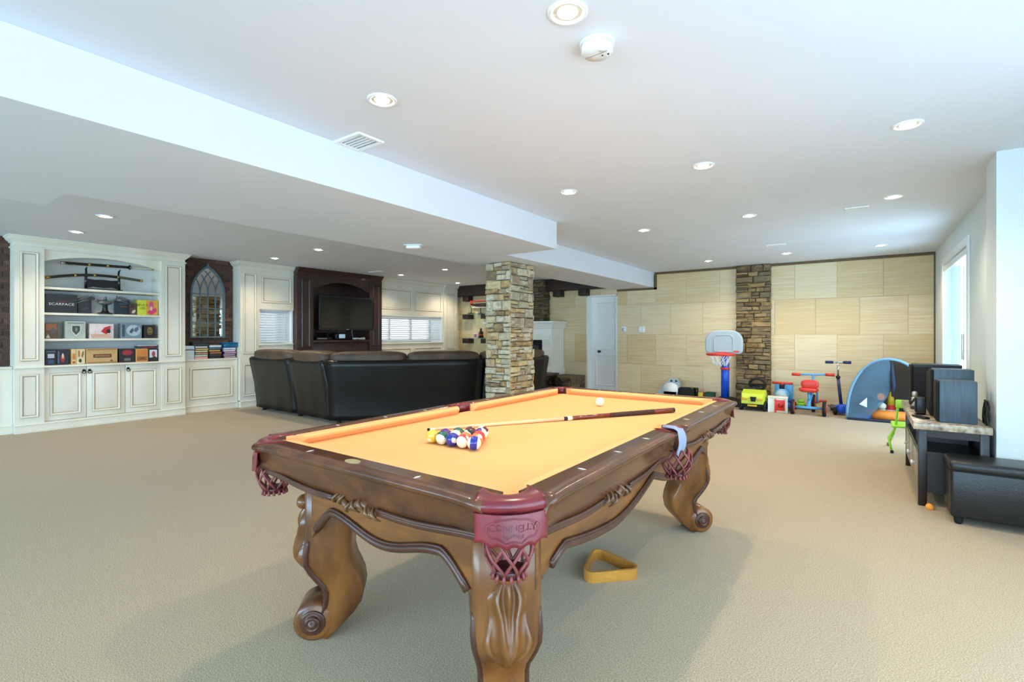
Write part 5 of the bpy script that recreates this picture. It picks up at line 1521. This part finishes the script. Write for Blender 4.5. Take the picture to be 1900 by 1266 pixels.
for k in range(3):
    a = ky0 + 0.05 + dw * k
    put('divider', G().box(kx0 + .02, a + dw - 0.008, 0.12, kx1 - .05, a + dw + 0.008, kz - 0.04), MT['espresso'], CN, True) if k < 2 else None
    d_ = put('drawer', G().box(kx0 + .002, a + 0.012, 0.125, kx0 + 0.03, a + dw - 0.012, 0.37, bev=0.003), MT['drawerfront'], CN, True)
    put('knob', G().lathe([(0.008, 0), (0.008, -0.012), (0.016, -0.018), (0.016, -0.028), (0, -0.03)], (kx0 + .002 - 0.5, a + dw / 2 - 5.33, 0.26), 12, 0, 'x'), MT['whiteplastic'], d_)
put('granite_top', G().box(0.285, 4.6, kz, 0.705, 6.05, 0.61, bev=0.004), MT['granite'], CN, True)
def speaker(lab, px0, px1, py, ynear, depth, x_face, bass=True):
    """loudspeaker on the console: faces into the room (-X); px0..px1 spans its near side"""
    a = onY(px0, py, ynear); b = onY(px1, py, ynear)
    h = a.z - 0.611
    cx = (a.x + b.x) / 2; hw = (b.x - a.x) / 2
    t = thing('loudspeaker', lab, 'speaker', (cx, ynear + depth / 2, 0.611), 0, 'speakers on the console')
    put('cabinet', G().box(-hw + 0.018, -depth / 2, 0, hw, depth / 2, h, bev=0.004), MT['speakersheen'], t)
    put('grille', G().box(-hw, -depth / 2 + 0.006, 0.008, -hw + 0.018, depth / 2 - 0.006, h - 0.008, bev=0.006), MT['grille'], t)
    put('back_terminal', G().box(hw, -0.03, 0.05, hw + 0.004, 0.03, 0.11), MT['black'], t)
    return t
speaker('nearest black wood-grain loudspeaker on the granite top', 1737, 1814, 706, 4.70, 0.19, 0)
speaker('taller black loudspeaker right behind the nearest one', 1727, 1808, 685, 4.98, 0.20, 0)
speaker('black loudspeaker third in row on the granite top', 1722, 1806, 689, 5.26, 0.16, 0)
t = thing('subwoofer', 'largest black box speaker at far end of the granite top', 'speaker', (0.50, 5.75, 0.611), 0)
z_ = onY(1712, 677, 5.62).z - 0.611
put('cabinet', G().box(-0.15, -0.13, 0, 0.17, 0.13, z_, bev=0.008), MT['blackmatte'], t)
put('grille', G().box(-0.17, -0.12, 0.01, -0.15, 0.12, z_ - 0.01, bev=0.006), MT['grille'], t)
put('top_trim', G().box(-0.15, -0.131, z_ - 0.02, 0.171, 0.131, z_ + 0.001), MT['black'], t)
t = thing('desk_speaker', 'small black satellite speaker standing left of the loudspeakers', 'speaker', (0.355, 5.08, 0.611))
put('body', G().box(-0.025, -0.05, 0.01, 0.035, 0.05, 0.135, bev=0.006), MT['black'], t)
put('grille', G().box(-0.03, -0.045, 0.016, -0.025, 0.045, 0.13), MT['grille'], t)
put('stand', G().lathe([(0.035, 0), (0.035, 0.005), (0.012, 0.01), (0.01, 0.012)], n=14), MT['black'], t)
t = thing('toy_robot', 'small silver robot toy behind the satellite speaker', 'toy', (0.345, 5.42, 0.611))
put('feet', G().box(-0.03, -0.03, 0, 0.03, 0.03, 0.02, bev=0.005), MT['black'], t)
put('torso', G().box(-0.022, -0.028, 0.02, 0.022, 0.028, 0.1, bev=0.008), MT['silver'], t)
put('head', G().pill((0, 0, 0.125), (0.04, 0.04, 0.045), 0.7), MT['silver'], t)
for s in (-1, 1): put('arm', G().tube([(0, s * 0.03, 0.09), (-0.02, s * 0.045, 0.06), (-0.035, s * 0.04, 0.04)], [0.009, 0.008, 0.006], 7), MT['black'], t)
t = thing('remote_control', 'dark remote control lying on the granite top', 'remote', (0.345, 4.86, 0.6115), 0.5)
put('body', G().box(-0.02, -0.07, 0, 0.02, 0.07, 0.014, bev=0.004), MT['black'], t)
put('keypad', G().box(-0.013, -0.05, 0.014, 0.013, 0.05, 0.0155), MT['darkmetal'], t)
# tangle of speaker cable behind the loudspeakers
t = thing('cable_tangle', 'tangle of black speaker cables behind the nearest loudspeaker', 'cable', (0.69, 4.70, 0.6115))
for k in range(5):
    pts = []
    for j in range(40):
        f = j / 39
        pts.append((-0.004 + 0.008 * math.sin(f * 19 + k * 2), 0.02 * (k - 2) + 0.05 * math.sin(f * (7 + 3 * k) + k), 0.005 + 0.17 * abs(math.sin(f * PI * (1.5 + k * 0.4) + k * 0.4))))
    put('cable', G().tube(pts, 0.0036, 6), MT['black'], t)

# ottoman
dm('vinyl', rgb(28, 30, 31), rough=0.34, bump=0.15, bscale=120)
t = thing('ottoman', 'black leather cube ottoman at the right edge before the console', 'ottoman', (0.66, 4.46, 0))
put('body', G().box(-0.205, -0.15, 0.045, 0.26, 0.155, 0.385, bev=0.02), MT['vinyl'], t)
put('lid', G().box(-0.21, -0.155, 0.345, 0.265, 0.16, 0.415, bev=0.025, seg=3), MT['vinyl'], t)
put('lid_seam', G().tube([(x_, y_, 0.352) for x_, y_ in ((-0.208, -0.153), (0.263, -0.153), (0.263, 0.158), (-0.208, 0.158))], 0.004, 6, closed=True), MT['blackmatte'], t)
for (x_, y_) in ((-0.16, -0.11), (0.21, -0.11), (0.21, 0.12), (-0.16, 0.12)): put('foot', G().lathe([(0.016, 0), (0.022, 0.012), (0.026, 0.045)], (x_, y_, 0), 12), MT['blackmatte'], t)
dm('orangefoam', rgb(244, 160, 60), rough=0.7)
p = onZ(1725, 945, 0)
o = put('foam_ball', G().lathe([(0.0, 0.040), (0.012, 0.037), (0.021, 0.028), (0.025, 0.014), (0.025, 0.0)][::-1], (0, 0, 0), 16), MT['orangefoam'])
o.location = (p.x, p.y, 0.0005); tag(o, 'small orange foam half ball on carpet by the console', 'toy')

# lime folding step stool beyond the console
dm('lime', rgb(160, 226, 60), rough=0.4)
f1, f2 = onZ(1649, 829, 0), onZ(1655, 841, 0)
t = thing('folding_chair', 'lime green child folding chair beyond the far end of the console', 'chair', (0.30, 6.42, 0))
L_ = t.location
for s in (0, 1):
    dx = 0.26 * s
    put('leg', G().tube([f2 - L_ + Vector((dx, 0, 0.01)), Vector((-0.10 + dx, 0.10, 0.16)), Vector((0.0 + dx, 0.22, 0.30))], 0.011, 8), MT['lime'], t)
    put('leg', G().tube([f1 - L_ + Vector((dx, 0.06, 0.01)), Vector((-0.06 + dx, 0.10, 0.20)), Vector((-0.04 + dx, -0.06, 0.34)), Vector((-0.03 + dx, -0.10, 0.56))], 0.011, 8), MT['lime'], t)
    for fp in (f2 - L_ + Vector((dx, 0, 0)), f1 - L_ + Vector((dx, 0.06, 0))): put('foot_cap', G().lathe([(0.014, 0.0), (0.016, 0.02), (0.012, 0.032)], tuple(fp), 10), MT['black'], t)
put('seat', G().box(-0.08, -0.12, 0.30, 0.26, 0.20, 0.325, bev=0.01), MT['lime'], t)
put('backrest', G().box(-0.05, -0.115, 0.50, 0.25, -0.085, 0.585, bev=0.012), MT['lime'], t)

# ------------------------------------------------------------------ toys along the travertine wall
dm('toyblue', rgb(20, 84, 206), rough=0.35); dm('toyskyblue', rgb(90, 170, 222), rough=0.35); dm('toyredp', rgb(224, 58, 44), rough=0.35)
dm('toyyellow', rgb(226, 190, 50), rough=0.4); dm('toylime', rgb(206, 222, 60), rough=0.4); dm('toygrey', rgb(176, 192, 198), rough=0.45)
dm('navy', rgb(34, 46, 96), rough=0.4); dm('rubber', rgb(24, 24, 26), rough=0.8); dm('toycream', rgb(236, 232, 214), rough=0.5)
dm('toygreen', rgb(24, 84, 60), rough=0.5); dm('toyorange', rgb(238, 140, 50), rough=0.6); dm('netwhite', rgb(232, 238, 244), rough=0.7)
# basketball hoop
yh = 9.28
pc_ = onY(1345.5, 700, yh)
t = thing('toy_basketball_hoop', 'toy basketball hoop with grey backboard on blue post', 'toy', (pc_.x, yh, 0))
put('base', G().loft([[(-0.17, -0.24, z0), (0.30, -0.24, z0), (0.30, 0.2, z0), (-0.17, 0.2, z0)] if z0 < 0.05 else [(-0.1, -0.1, z0), (0.1, -0.1, z0), (0.1, 0.12, z0), (-0.1, 0.12, z0)] for z0 in (0.0, 0.045, 0.13)], sm=False), MT['rubber'], t)
zc = onY(1345, 684, yh).z
put('post', G().cyl((0, 0, 0.12), (0, 0, 0.86), 0.068, n=24), MT['toyblue'], t)
put('clamp', G().lathe([(0.068, zc - 0.02), (0.078, zc - 0.02), (0.078, zc + 0.02), (0.068, zc + 0.02)], n=24), MT['toyredp'], t)
zb0, zb1 = onY(1345, 657, yh - 0.1).z, onY(1345, 613, yh - 0.1).z
bw_ = 0.31
def rr(w_, z0, z1, r, y, n=6, ctr=0.0):
    out = []
    rt, rb = r
    for (cx, cz, a0, q) in ((w_ - rb, z0 + rb, -PI / 2, rb), (w_ - rt, z1 - rt, 0, rt), (-w_ + rt, z1 - rt, PI / 2, rt), (-w_ + rb, z0 + rb, PI, rb)):
        for k in range(n + 1):
            a = a0 + PI / 2 * k / n
            out.append((cx + q * math.cos(a), y, cz + q * math.sin(a)))
    return out
put('backboard', G().loft([rr(bw_, zb0, zb1, (0.19, 0.08), -0.08), rr(bw_, zb0, zb1, (0.19, 0.08), -0.115), rr(bw_ - 0.02, zb0 + 0.02, zb1 - 0.02, (0.175, 0.07), -0.125)], sm=False), MT['toygrey'], t)
put('target_square', G().loft([rr(0.165, zb0 + 0.03, zb1 - 0.075, (0.07, 0.01), -0.125), rr(0.155, zb0 + 0.04, zb1 - 0.085, (0.065, 0.01), -0.14), rr(0.135, zb0 + 0.05, zb1 - 0.105, (0.055, 0.01), -0.132)], sm=False), MT['toygrey'], t)
put('neck', G().box(-0.05, -0.09, 0.74, 0.05, 0.02, zb0 + 0.12, bev=0.01), MT['toyblue'], t)
put('brand_plate', G().box(0.16, -0.131, zb0 + 0.035, 0.255, -0.126, zb0 + 0.06, bev=0.003), MT['toyredp'], t)
zr = zb0 + 0.0
put('rim', G().tube([(0.215 * math.cos(a), -0.34 + 0.20 * math.sin(a), zr) for a in [2 * PI * k / 30 for k in range(30)]], 0.022, 10, closed=True).box(-0.06, -0.155, zr - 0.03, 0.06, -0.115, zr + 0.04), MT['toyredp'], t)
for k in range(10):
    for s in (-1, 1):
        pts = []
        for j in range(7):
            f = j / 6; a = 2 * PI * (k + s * f * 1.0) / 10; r = 0.205 - 0.11 * f ** 0.7
            pts.append((r * math.cos(a), -0.34 + r * math.sin(a), zr - 0.20 * f))
        put('net_cord', G().tube(pts, 0.0055, 5), MT['netwhite'], t)
# yellow-green ride-on car
y_ = 8.98
a, b = onY(1377, 760, y_).x, onY(1425, 760, y_).x
t = thing('ride_on_car', 'yellow-green toy ride-on car before the stone pilaster', 'toy car', ((a + b) / 2, y_, 0))
W_ = (b - a) / 2
put('lower_body', G().box(-W_ + .03, -0.24, 0.05, W_ - .03, 0.26, 0.15, bev=0.03), MT['rubber'], t)
put('hood', G().loft([[(-W_ * q, yy, z0), (W_ * q, yy, z0), (W_ * q * .92, yy, z1), (-W_ * q * .92, yy, z1)] for yy, q, z0, z1 in ((-0.27, .80, .12, .22), (-0.20, .93, .11, .28), (-0.02, .95, .11, .33), (0.10, .9, .11, .31))], sm=False), MT['toylime'], t)
put('seat_body', G().box(-W_ * .8, 0.10, 0.14, W_ * .8, 0.30, 0.27, bev=0.04), MT['toyredp'], t)
put('grille_badge', G().prism([(-0.045, .235), (0.045, .235), (0.032, .16), (-0.032, .16)], lambda p_, q, d: (p_ + 0.02, d, q), -0.285, -0.255), MT['darkmetal'], t)
for s in (-1, 1):
    put('headlight', G().box(s * W_ * .55 - .045, -0.277, 0.175, s * W_ * .55 + .045, -0.25, 0.215, bev=0.008), MT['toyyellow'], t)
    for yy in (-0.17, 0.18): put('wheel', G().cyl((s * (W_ - .045), yy, 0.085), (s * (W_ + .0), yy, 0.085), 0.085, n=20), MT['rubber'], t)
put('number_plate', G().box(-0.07, -0.255, 0.075, 0.07, -0.238, 0.105, bev=0.003), MT['toyyellow'], t)
put('steering_column', G().cyl((0.03, 0.0, 0.30), (0.03, 0.06, 0.38), 0.025, n=10), MT['rubber'], t)
put('steering_wheel', G().tube([(0.03 + 0.115 * math.cos(k), 0.055 - 0.03 * math.sin(k), 0.41 + 0.095 * math.sin(k)) for k in [2 * PI * q / 24 for q in range(24)]], 0.022, 8, closed=True).cyl((-0.07, 0.055, 0.39), (0.13, 0.055, 0.39), 0.018, n=8), MT['rubber'], t)
put('dashboard', G().box(-0.16, -0.02, 0.30, 0.02, 0.1, 0.36, bev=0.02), MT['black'], t)
# blue train ride-on and its white and red crate
y_ = 9.2
p = onY(1452, 745, y_)
t = thing('ride_on_train', 'blue toy ride-on train engine behind the white crate', 'toy train', (p.x, y_, 0))
put('chassis', G().box(-0.15, -0.16, 0.05, 0.15, 0.3, 0.13, bev=0.02), MT['toyblue'], t)
put('boiler', G().cyl((0, -0.16, 0.25), (0, 0.1, 0.25), 0.105, n=24), MT['toyskyblue'], t)
put('front_disc', G().cyl((0, -0.175, 0.25), (0, -0.16, 0.25), 0.085, n=24), MT['toygrey'], t)
put('cab', G().box(-0.13, 0.1, 0.13, 0.13, 0.3, 0.42, bev=0.02), MT['toyskyblue'], t)
put('chimney', G().cyl((0, -0.08, 0.34), (0, -0.08, 0.42), 0.035, 0.042, 14), MT['rubber'], t)
put('handlebar', G().cyl((-0.15, -0.02, 0.44), (0.15, -0.02, 0.44), 0.02, n=10).cyl((0, -0.02, 0.34), (0, -0.02, 0.44), 0.022, n=10), MT['toyredp'], t)
for s in (-1, 1):
    for yy in (-0.1, 0.2): put('wheel', G().cyl((s * 0.13, yy, 0.06), (s * 0.17, yy, 0.06), 0.06, n=16), MT['rubber'], t)
y_ = 8.82
a, b = onY(1425.5, 765, y_).x, onY(1461, 765, y_).x
t = thing('toy_crate', 'white toy crate with red front panel before the blue train', 'crate', ((a + b) / 2, y_, 0), 0.12)
W_ = (b - a) / 2
hz = 0.225
put('shell', G().box(-W_, 0.0, 0, W_, 0.17, hz, bev=0.006), MT['toycream'], t)
put('lid', G().box(-W_ - .008, -0.008, hz, W_ + .008, 0.178, hz + .02, bev=0.004), MT['toycream'], t)
for x_ in (-W_ + .01, W_ - .01): put('corner_bar', G().box(x_ - .014, -0.012, 0, x_ + .014, 0.0, hz), MT['whiteplastic'], t)
put('red_panel', G().box(-0.03, -0.008, 0.03, 0.10, 0.0, 0.20, bev=0.003), MT['toyredp'], t)
put('red_bar', G().box(-0.045, -0.014, 0.0, -0.02, 0.0, 0.215, bev=0.003), MT['toyredp'], t)
put('panel_roundel', G().cyl((0.04, -0.014, 0.115), (0.04, -0.008, 0.115), 0.04, n=18), pc(196, 40, 34), t)
# tricycle, its rear axle towards the room
y_ = 8.80
a, b = onY(1470.5, 758, y_).x, onY(1529.5, 766, y_).x
t = thing('tricycle', 'blue and red child tricycle with red seat beside the scooter', 'tricycle', ((a + b) / 2, y_, 0))
W_ = (b - a) / 2
for s in (-1, 1):
    put('rear_wheel', G().cyl((s * W_ - .022, 0, 0.115), (s * W_ + .022, 0, 0.115), 0.115, n=24), MT['rubber'], t)
    put('wheel_disc', G().cyl((s * W_ - .027, 0, 0.115), (s * W_ + .027, 0, 0.115), 0.082, n=20), MT['toyredp'], t)
put('axle', G().cyl((-W_ + .03, 0, 0.115), (W_ - .03, 0, 0.115), 0.02, n=12), MT['toyskyblue'], t)
put('front_wheel', G().cyl((0.02, 0.42, 0.14), (0.06, 0.42, 0.14), 0.14, n=24), MT['rubber'], t)
put('front_wheel_disc', G().cyl((0.014, 0.42, 0.14), (0.066, 0.42, 0.14), 0.1, n=20), MT['toyredp'], t)
put('frame', G().tube([(0, 0, 0.12), (0.01, 0.10, 0.22), (0.03, 0.25, 0.34), (0.04, 0.36, 0.40)], 0.026, 10), MT['toyskyblue'], t)
put('fork', G().tube([(-0.01, 0.42, 0.14), (-0.01, 0.40, 0.32), (0.04, 0.36, 0.42), (0.04, 0.32, 0.60)], 0.016, 8).tube([(0.09, 0.42, 0.14), (0.09, 0.40, 0.32), (0.04, 0.36, 0.42)], 0.014, 8), MT['toyskyblue'], t)
put('handlebar', G().tube([(-0.16, 0.29, 0.60), (0, 0.32, 0.605), (0.08, 0.32, 0.605), (0.24, 0.29, 0.615)], 0.015, 8), MT['toyskyblue'], t)
for x_, z_ in ((-0.19, 0.60), (0.27, 0.615)): put('grip', G().cyl((x_ - .06, 0.288, z_), (x_ + .06, 0.288, z_), 0.024, n=12), MT['toyredp'], t)
put('seat', G().pill((0.0, 0.10, 0.385), (0.27, 0.26, 0.085), 0.7), MT['toyredp'], t)
put('seat_back', G().pill((0.02, 0.0 + .02, 0.475), (0.24, 0.07, 0.14), 0.7), MT['toyredp'], t)
put('seat_post', G().cyl((0.01, 0.08, 0.2), (0.0, 0.09, 0.36), 0.02, n=10), MT['toyskyblue'], t)
put('pedal', G().box(0.12, 0.37, 0.17, 0.22, 0.45, 0.20, bev=0.008).cyl((0.05, 0.42, 0.14), (0.15, 0.41, 0.18), 0.01, n=8), MT['toyredp'], t)
for k, (x_, lab) in enumerate(((-1.02, 'small lime toy car behind the left tricycle wheel'), (-0.80, 'small lime toy car behind the tricycle axle'))):
    m_ = thing('toy_car', lab, 'toy car', (onY(1486 + 19 * k, 750, 9.5).x, 9.5, 0), 0)
    put('body', G().box(-0.06, -0.09, 0.03, 0.06, 0.09, 0.10, bev=0.02), MT['lime'], m_)
    put('roof', G().box(-0.045, -0.05, 0.10, 0.045, 0.05, 0.15, bev=0.02), MT['lime'], m_)
    for s in (-1, 1):
        for yy in (-0.055, 0.055): put('wheel', G().cyl((s * .045, yy, 0.028), (s * .07, yy, 0.028), 0.028, n=12), MT['rubber'], m_)
# scooter
y_ = 9.16
p = onY(1562, 700, y_)
t = thing('scooter', 'navy and blue child scooter standing left of the play tent', 'scooter', (p.x - 0.05, y_ + 0.03, 0), 0.25)
zh = onY(1565, 673, y_).z
put('lower_stem', G().tube([(0.03, -0.06, 0.12), (0, 0, zh - 0.23)], [0.024, 0.021], 12), MT['navy'], t)
put('stem_clamp', G().lathe([(0.024, zh - .25), (0.032, zh - .245), (0.032, zh - .215), (0.02, zh - .21)], n=14), MT['black'], t)
put('upper_stem', G().cyl((0, 0, zh - 0.23), (0, 0, zh), 0.013, n=10), MT['chrome'], t)
put('handlebar', G().cyl((-0.16, 0, zh), (0.16, 0, zh), 0.014, n=10), MT['chrome'], t)
for s in (-1, 1): put('grip', G().cyl((s * .07, 0, zh), (s * .17, 0, zh), 0.023, n=12), MT['navy'], t)
put('front_housing', G().pill((0.04, -0.09, 0.10), (0.17, 0.16, 0.14), 0.6), MT['toyblue'], t)
put('deck', G().box(-0.06, -0.02, 0.06, 0.08, 0.42, 0.09, bev=0.02), MT['navy'], t)
for s in (-1, 1): put('front_wheel', G().cyl((0.04 + s * .10 - .016, -0.09, 0.058), (0.04 + s * .10 + .016, -0.09, 0.058), 0.058, n=18), MT['rubber'], t)
put('rear_wheel', G().cyl((-0.005, 0.45, 0.045), (0.025, 0.45, 0.045), 0.045, n=16), MT['rubber'], t)
# play tent: an arched opening with a dome behind it
dm('tentblue', rgb(56, 82, 102), rough=0.7, var=0.15, scale=4, alpha=0.88)
dm('tentmesh', rgb(96, 128, 150), rough=0.8, var=0.15, scale=3, alpha=0.45)
dm('tentrim', rgb(122, 158, 184), rough=0.5); dm('tentdark', rgb(28, 40, 62), rough=0.7)
ty = 8.70
tx0 = onZ(1571, 781, 0).x; tx1 = 0.76; txc = (tx0 + tx1) / 2; tr = (tx1 - tx0) / 2
tz = onY(1645, 668, ty).z
t = thing('play_tent', 'blue see-through child play tent with arched opening in the corner', 'tent', (txc, ty, 0))
arc = [(-tr * math.cos(PI * k / 24), tz * math.sin(PI * k / 24) ** 0.85) for k in range(25)]
put('arch_rim', G().tube([(x_, 0, z_ + 0.012) for x_, z_ in arc], 0.02, 8), MT['tentrim'], t)
g = G(); v = []; NA, NB = 24, 10
for i in range(NA + 1):
    for j in range(NB + 1):
        ph = PI / 2 * j / NB
        x_, z_ = arc[i]
        v.append((x_ * math.cos(ph), 0.80 * math.sin(ph), max(0.004, z_ * math.cos(ph) ** 0.7)))
g.add(v, [(i * (NB + 1) + j, (i + 1) * (NB + 1) + j, (i + 1) * (NB + 1) + j + 1, i * (NB + 1) + j + 1) for i in range(NA) for j in range(NB)], 0, True)
put('dome', g, MT['tentblue'], t)
put('groundsheet', G().prism([(-tr, -0.02), (tr, -0.02), (tr * 0.7, 0.6), (0, 0.8), (-tr * 0.7, 0.6)], lambda a_, b_, d: (a_, b_, d), 0.001, 0.006), MT['tentdark'], t)
put('front_sill', G().box(-tr, -0.03, 0.002, tr, 0.0, 0.04, bev=0.008), MT['tentdark'], t)
cur_ = arc[:13] + [(0.03, tz * 0.8), (0.04, tz * 0.6), (-0.02, tz * 0.4), (-0.12, tz * 0.22), (-0.26, 0.02)]
g = G().prism(cur_, lambda a_, b_, d: (a_, d - 0.03 + 0.05 * math.sin(b_ * 4), b_), 0.0, 0.003)
put('curtain', g, MT['tentmesh'], t)
put('sail_print', G().prism([(-0.34, 0.24), (-0.25, 0.20), (-0.25, 0.34)], lambda a_, b_, d: (a_, d, b_), 0.0 - 0.045, -0.04 + 0.001), MT['netwhite'], t)
for (x_, z_, w_, h_, m_) in ((-0.42, 0.14, 0.10, 0.26, 'toygreen'), (-0.20, 0.26, 0.09, 0.2, 'toygreen'), (-0.30, 0.06, 0.2, 0.1, 'toyblue'), (-0.09, 0.36, 0.09, 0.1, 'toyorange')):
    put('fish_print', G().prism([(x_ + w_ / 2 * math.cos(k), z_ + h_ / 2 * math.sin(k)) for k in [2 * PI * q / 12 for q in range(12)]], lambda a_, b_, d: (a_, d, b_), 0.012, 0.014), MT[m_], t)
put('curtain_tie', G().tube([(0.03, -0.02, tz * 0.95), (0.05, -0.01, tz * 0.6), (0.04, 0.0, tz * 0.42)], [0.02, 0.03, 0.012], 8), MT['tentdark'], t)
# things inside the tent
p = onY(1645, 775, ty + 0.1)
m_ = thing('bolster_cushion', 'orange and yellow bolster cushion lying in the tent opening', 'cushion', (p.x, ty + 0.12, 0.008), -0.08)
put('body', G().cyl((-0.24, 0, 0.075), (0.22, 0, 0.075), 0.075, n=24), MT['toyorange'], m_)
for x_ in (-0.245, 0.215): put('end_cap', G().cyl((x_, 0, 0.075), (x_ + 0.01, 0, 0.075), 0.07, n=20), MT['toyyellow'], m_)
p = onY(1653, 740, ty + 0.4)
m_ = thing('toy_rocket', 'red and yellow toy rocket standing inside the tent', 'toy', (p.x, ty + 0.4, 0.008))
put('body', G().lathe([(0.05, 0), (0.055, 0.08), (0.05, 0.2)], n=16), MT['toyredp'], m_)
put('band', G().lathe([(0.056, 0.08), (0.058, 0.09), (0.056, 0.13)], n=16), MT['netwhite'], m_)
put('nose', G().lathe([(0.05, 0.2), (0.04, 0.3), (0.02, 0.38), (0.0, 0.40)], n=16), MT['toyyellow'], m_)
for k in range(3):
    a = 2 * PI * k / 3 + 0.5
    put('fin', G().prism([(0.05, 0.0), (0.10, 0.0), (0.05, 0.1)], lambda r_, z_, d: (r_ * math.cos(a) - d * math.sin(a), r_ * math.sin(a) + d * math.cos(a), z_), -0.006, 0.006), MT['toyredp'], m_)
m_ = thing('plush_toy', 'cream and black plush toy beside the rocket in the tent', 'plush toy', (p.x - 0.11, ty + 0.3, 0.008))
put('body', G().pill((0, 0, 0.08), (0.13, 0.12, 0.16), 0.9), MT['toycream'], m_)
put('head', G().pill((0, -0.02, 0.19), (0.11, 0.11, 0.1), 0.9), MT['toycream'], m_)
for s in (-1, 1): put('ear', G().pill((s * 0.045, -0.01, 0.235), (0.035, 0.03, 0.04), 0.9), MT['black'], m_)
for s in (-1, 1): put('paw', G().pill((s * 0.055, -0.05, 0.04), (0.05, 0.06, 0.05), 0.9), MT['black'], m_)
m_ = thing('storybook', 'teal picture book lying at right inside the tent', 'book', (p.x + 0.24, ty + 0.42, 0.008), 0.2)
put('cover', G().box(-0.11, -0.14, 0, 0.11, 0.14, 0.025, bev=0.002), pc(30, 110, 110), m_)
put('pages', G().box(-0.105, -0.135, 0.004, 0.112, 0.135, 0.021), MT['netwhite'], m_)
put('cover_print', G().box(-0.07, -0.08, 0.025, 0.07, 0.08, 0.026), pc(90, 160, 90), m_)
# toys at the foot of the wall behind the far rail of the pool table
y_ = 9.4
p = onY(1243, 720, y_)
t = thing('toy_dome', 'white round-topped toy with grey hood left of the yellow trucks', 'toy', (p.x - 0.02, y_, 0))
put('front_disc', G().cyl((0.06, -0.12, 0.19), (0.06, 0.0, 0.19), 0.14, n=24).box(-0.06, -0.12, 0, 0.18, 0, 0.16), MT['whiteplastic'], t)
put('hood', G().prism([(-0.30, 0.0), (0.2, 0.0), (0.2, 0.3), (0.13, 0.40), (0.0, 0.38), (-0.12, 0.26)], lambda a_, b_, d: (a_, d, b_), 0.0, 0.14), MT['toygrey'], t)
for x_ in (0.05, 0.14): put('button', G().cyl((x_, -0.012, 0.355), (x_, 0.0, 0.355), 0.02, n=12), MT['navy'], t)
a, b = onY(1262, 730, y_).x, onY(1293, 730, y_).x
t = thing('toy_tray', 'black toy tray loaded with yellow diggers', 'tray', ((a + b) / 2, y_, 0))
W_ = (b - a) / 2
for (x0, y0_, x1, y1_) in ((-W_, -0.1, W_, -0.085), (-W_, 0.085, W_, 0.1), (-W_, -0.1, -W_ + .015, 0.1), (W_ - .015, -0.1, W_, 0.1)):
    put('side', G().box(x0, y0_, 0.0, x1, y1_, 0.24), MT['rubber'], t)
put('floor_panel', G().box(-W_, -0.1, 0.0, W_, 0.1, 0.12), MT['rubber'], t)
def digger(lab, x, y, z, rz, s=1.0, arm=True):
    m_ = thing('toy_digger', lab, 'toy truck', (x, y, z), rz)
    put('body', G().box(-0.09 * s, -0.05 * s, 0.04 * s, 0.09 * s, 0.05 * s, 0.10 * s, bev=0.01), MT['toyyellow'], m_)
    put('cab', G().box(-0.06 * s, -0.045 * s, 0.10 * s, 0.01 * s, 0.045 * s, 0.18 * s, bev=0.008), MT['toyyellow'], m_)
    put('cab_window', G().box(-0.045 * s, -0.047 * s, 0.12 * s, 0.0, -0.044 * s, 0.165 * s), MT['black'], m_)
    if arm: put('arm', G().tube([(0.06 * s, 0, 0.10 * s), (0.12 * s, 0, 0.20 * s), (0.19 * s, 0, 0.13 * s)], 0.012 * s, 8).box(0.16 * s, -0.035 * s, 0.09 * s, 0.22 * s, 0.035 * s, 0.13 * s), MT['toyorange'], m_)
    else: put('tipper', G().box(0.02 * s, -0.055 * s, 0.09 * s, 0.12 * s, 0.055 * s, 0.15 * s, bev=0.006), MT['toyorange'], m_)
    for x_ in (-0.06, 0.06):
        for s_ in (-1, 1): put('wheel', G().cyl((x_ * s, s_ * .045 * s, 0.035 * s), (x_ * s, s_ * .07 * s, 0.035 * s), 0.035 * s, n=14), MT['rubber'], m_)
cx = (a + b) / 2
digger('yellow toy digger at left end in the black tray', cx - 0.04, y_, 0.122, 3.1, 0.55)
digger('yellow toy tipper at right end in the black tray', cx + 0.08, y_, 0.122, 0.1, 0.62, False)
digger('yellow toy loader on the carpet right of the black tray', onY(1301.5, 730, y_).x, y_ - 0.02, 0.0, 1.57, 0.95)
a, b = onY(1308, 735, y_).x, onY(1325, 735, y_).x
t = thing('toy_bin', 'dark green toy bin beside the blue hoop post', 'bin', ((a + b) / 2, y_ + .05, 0))
W_ = (b - a) / 2
put('body', G().loft([[(-W_ * q, -0.09 * q, z0), (W_ * q, -0.09 * q, z0), (W_ * q, 0.09 * q, z0), (-W_ * q, 0.09 * q, z0)] for q, z0 in ((0.85, 0.0), (1.0, 0.17))], sm=False), MT['toygreen'], t)
put('rim', G().tube([(x_, yy, 0.17) for x_, yy in ((-W_, -0.09), (W_, -0.09), (W_, 0.09), (-W_, 0.09))], 0.01, 6, closed=True), MT['toygreen'], t)
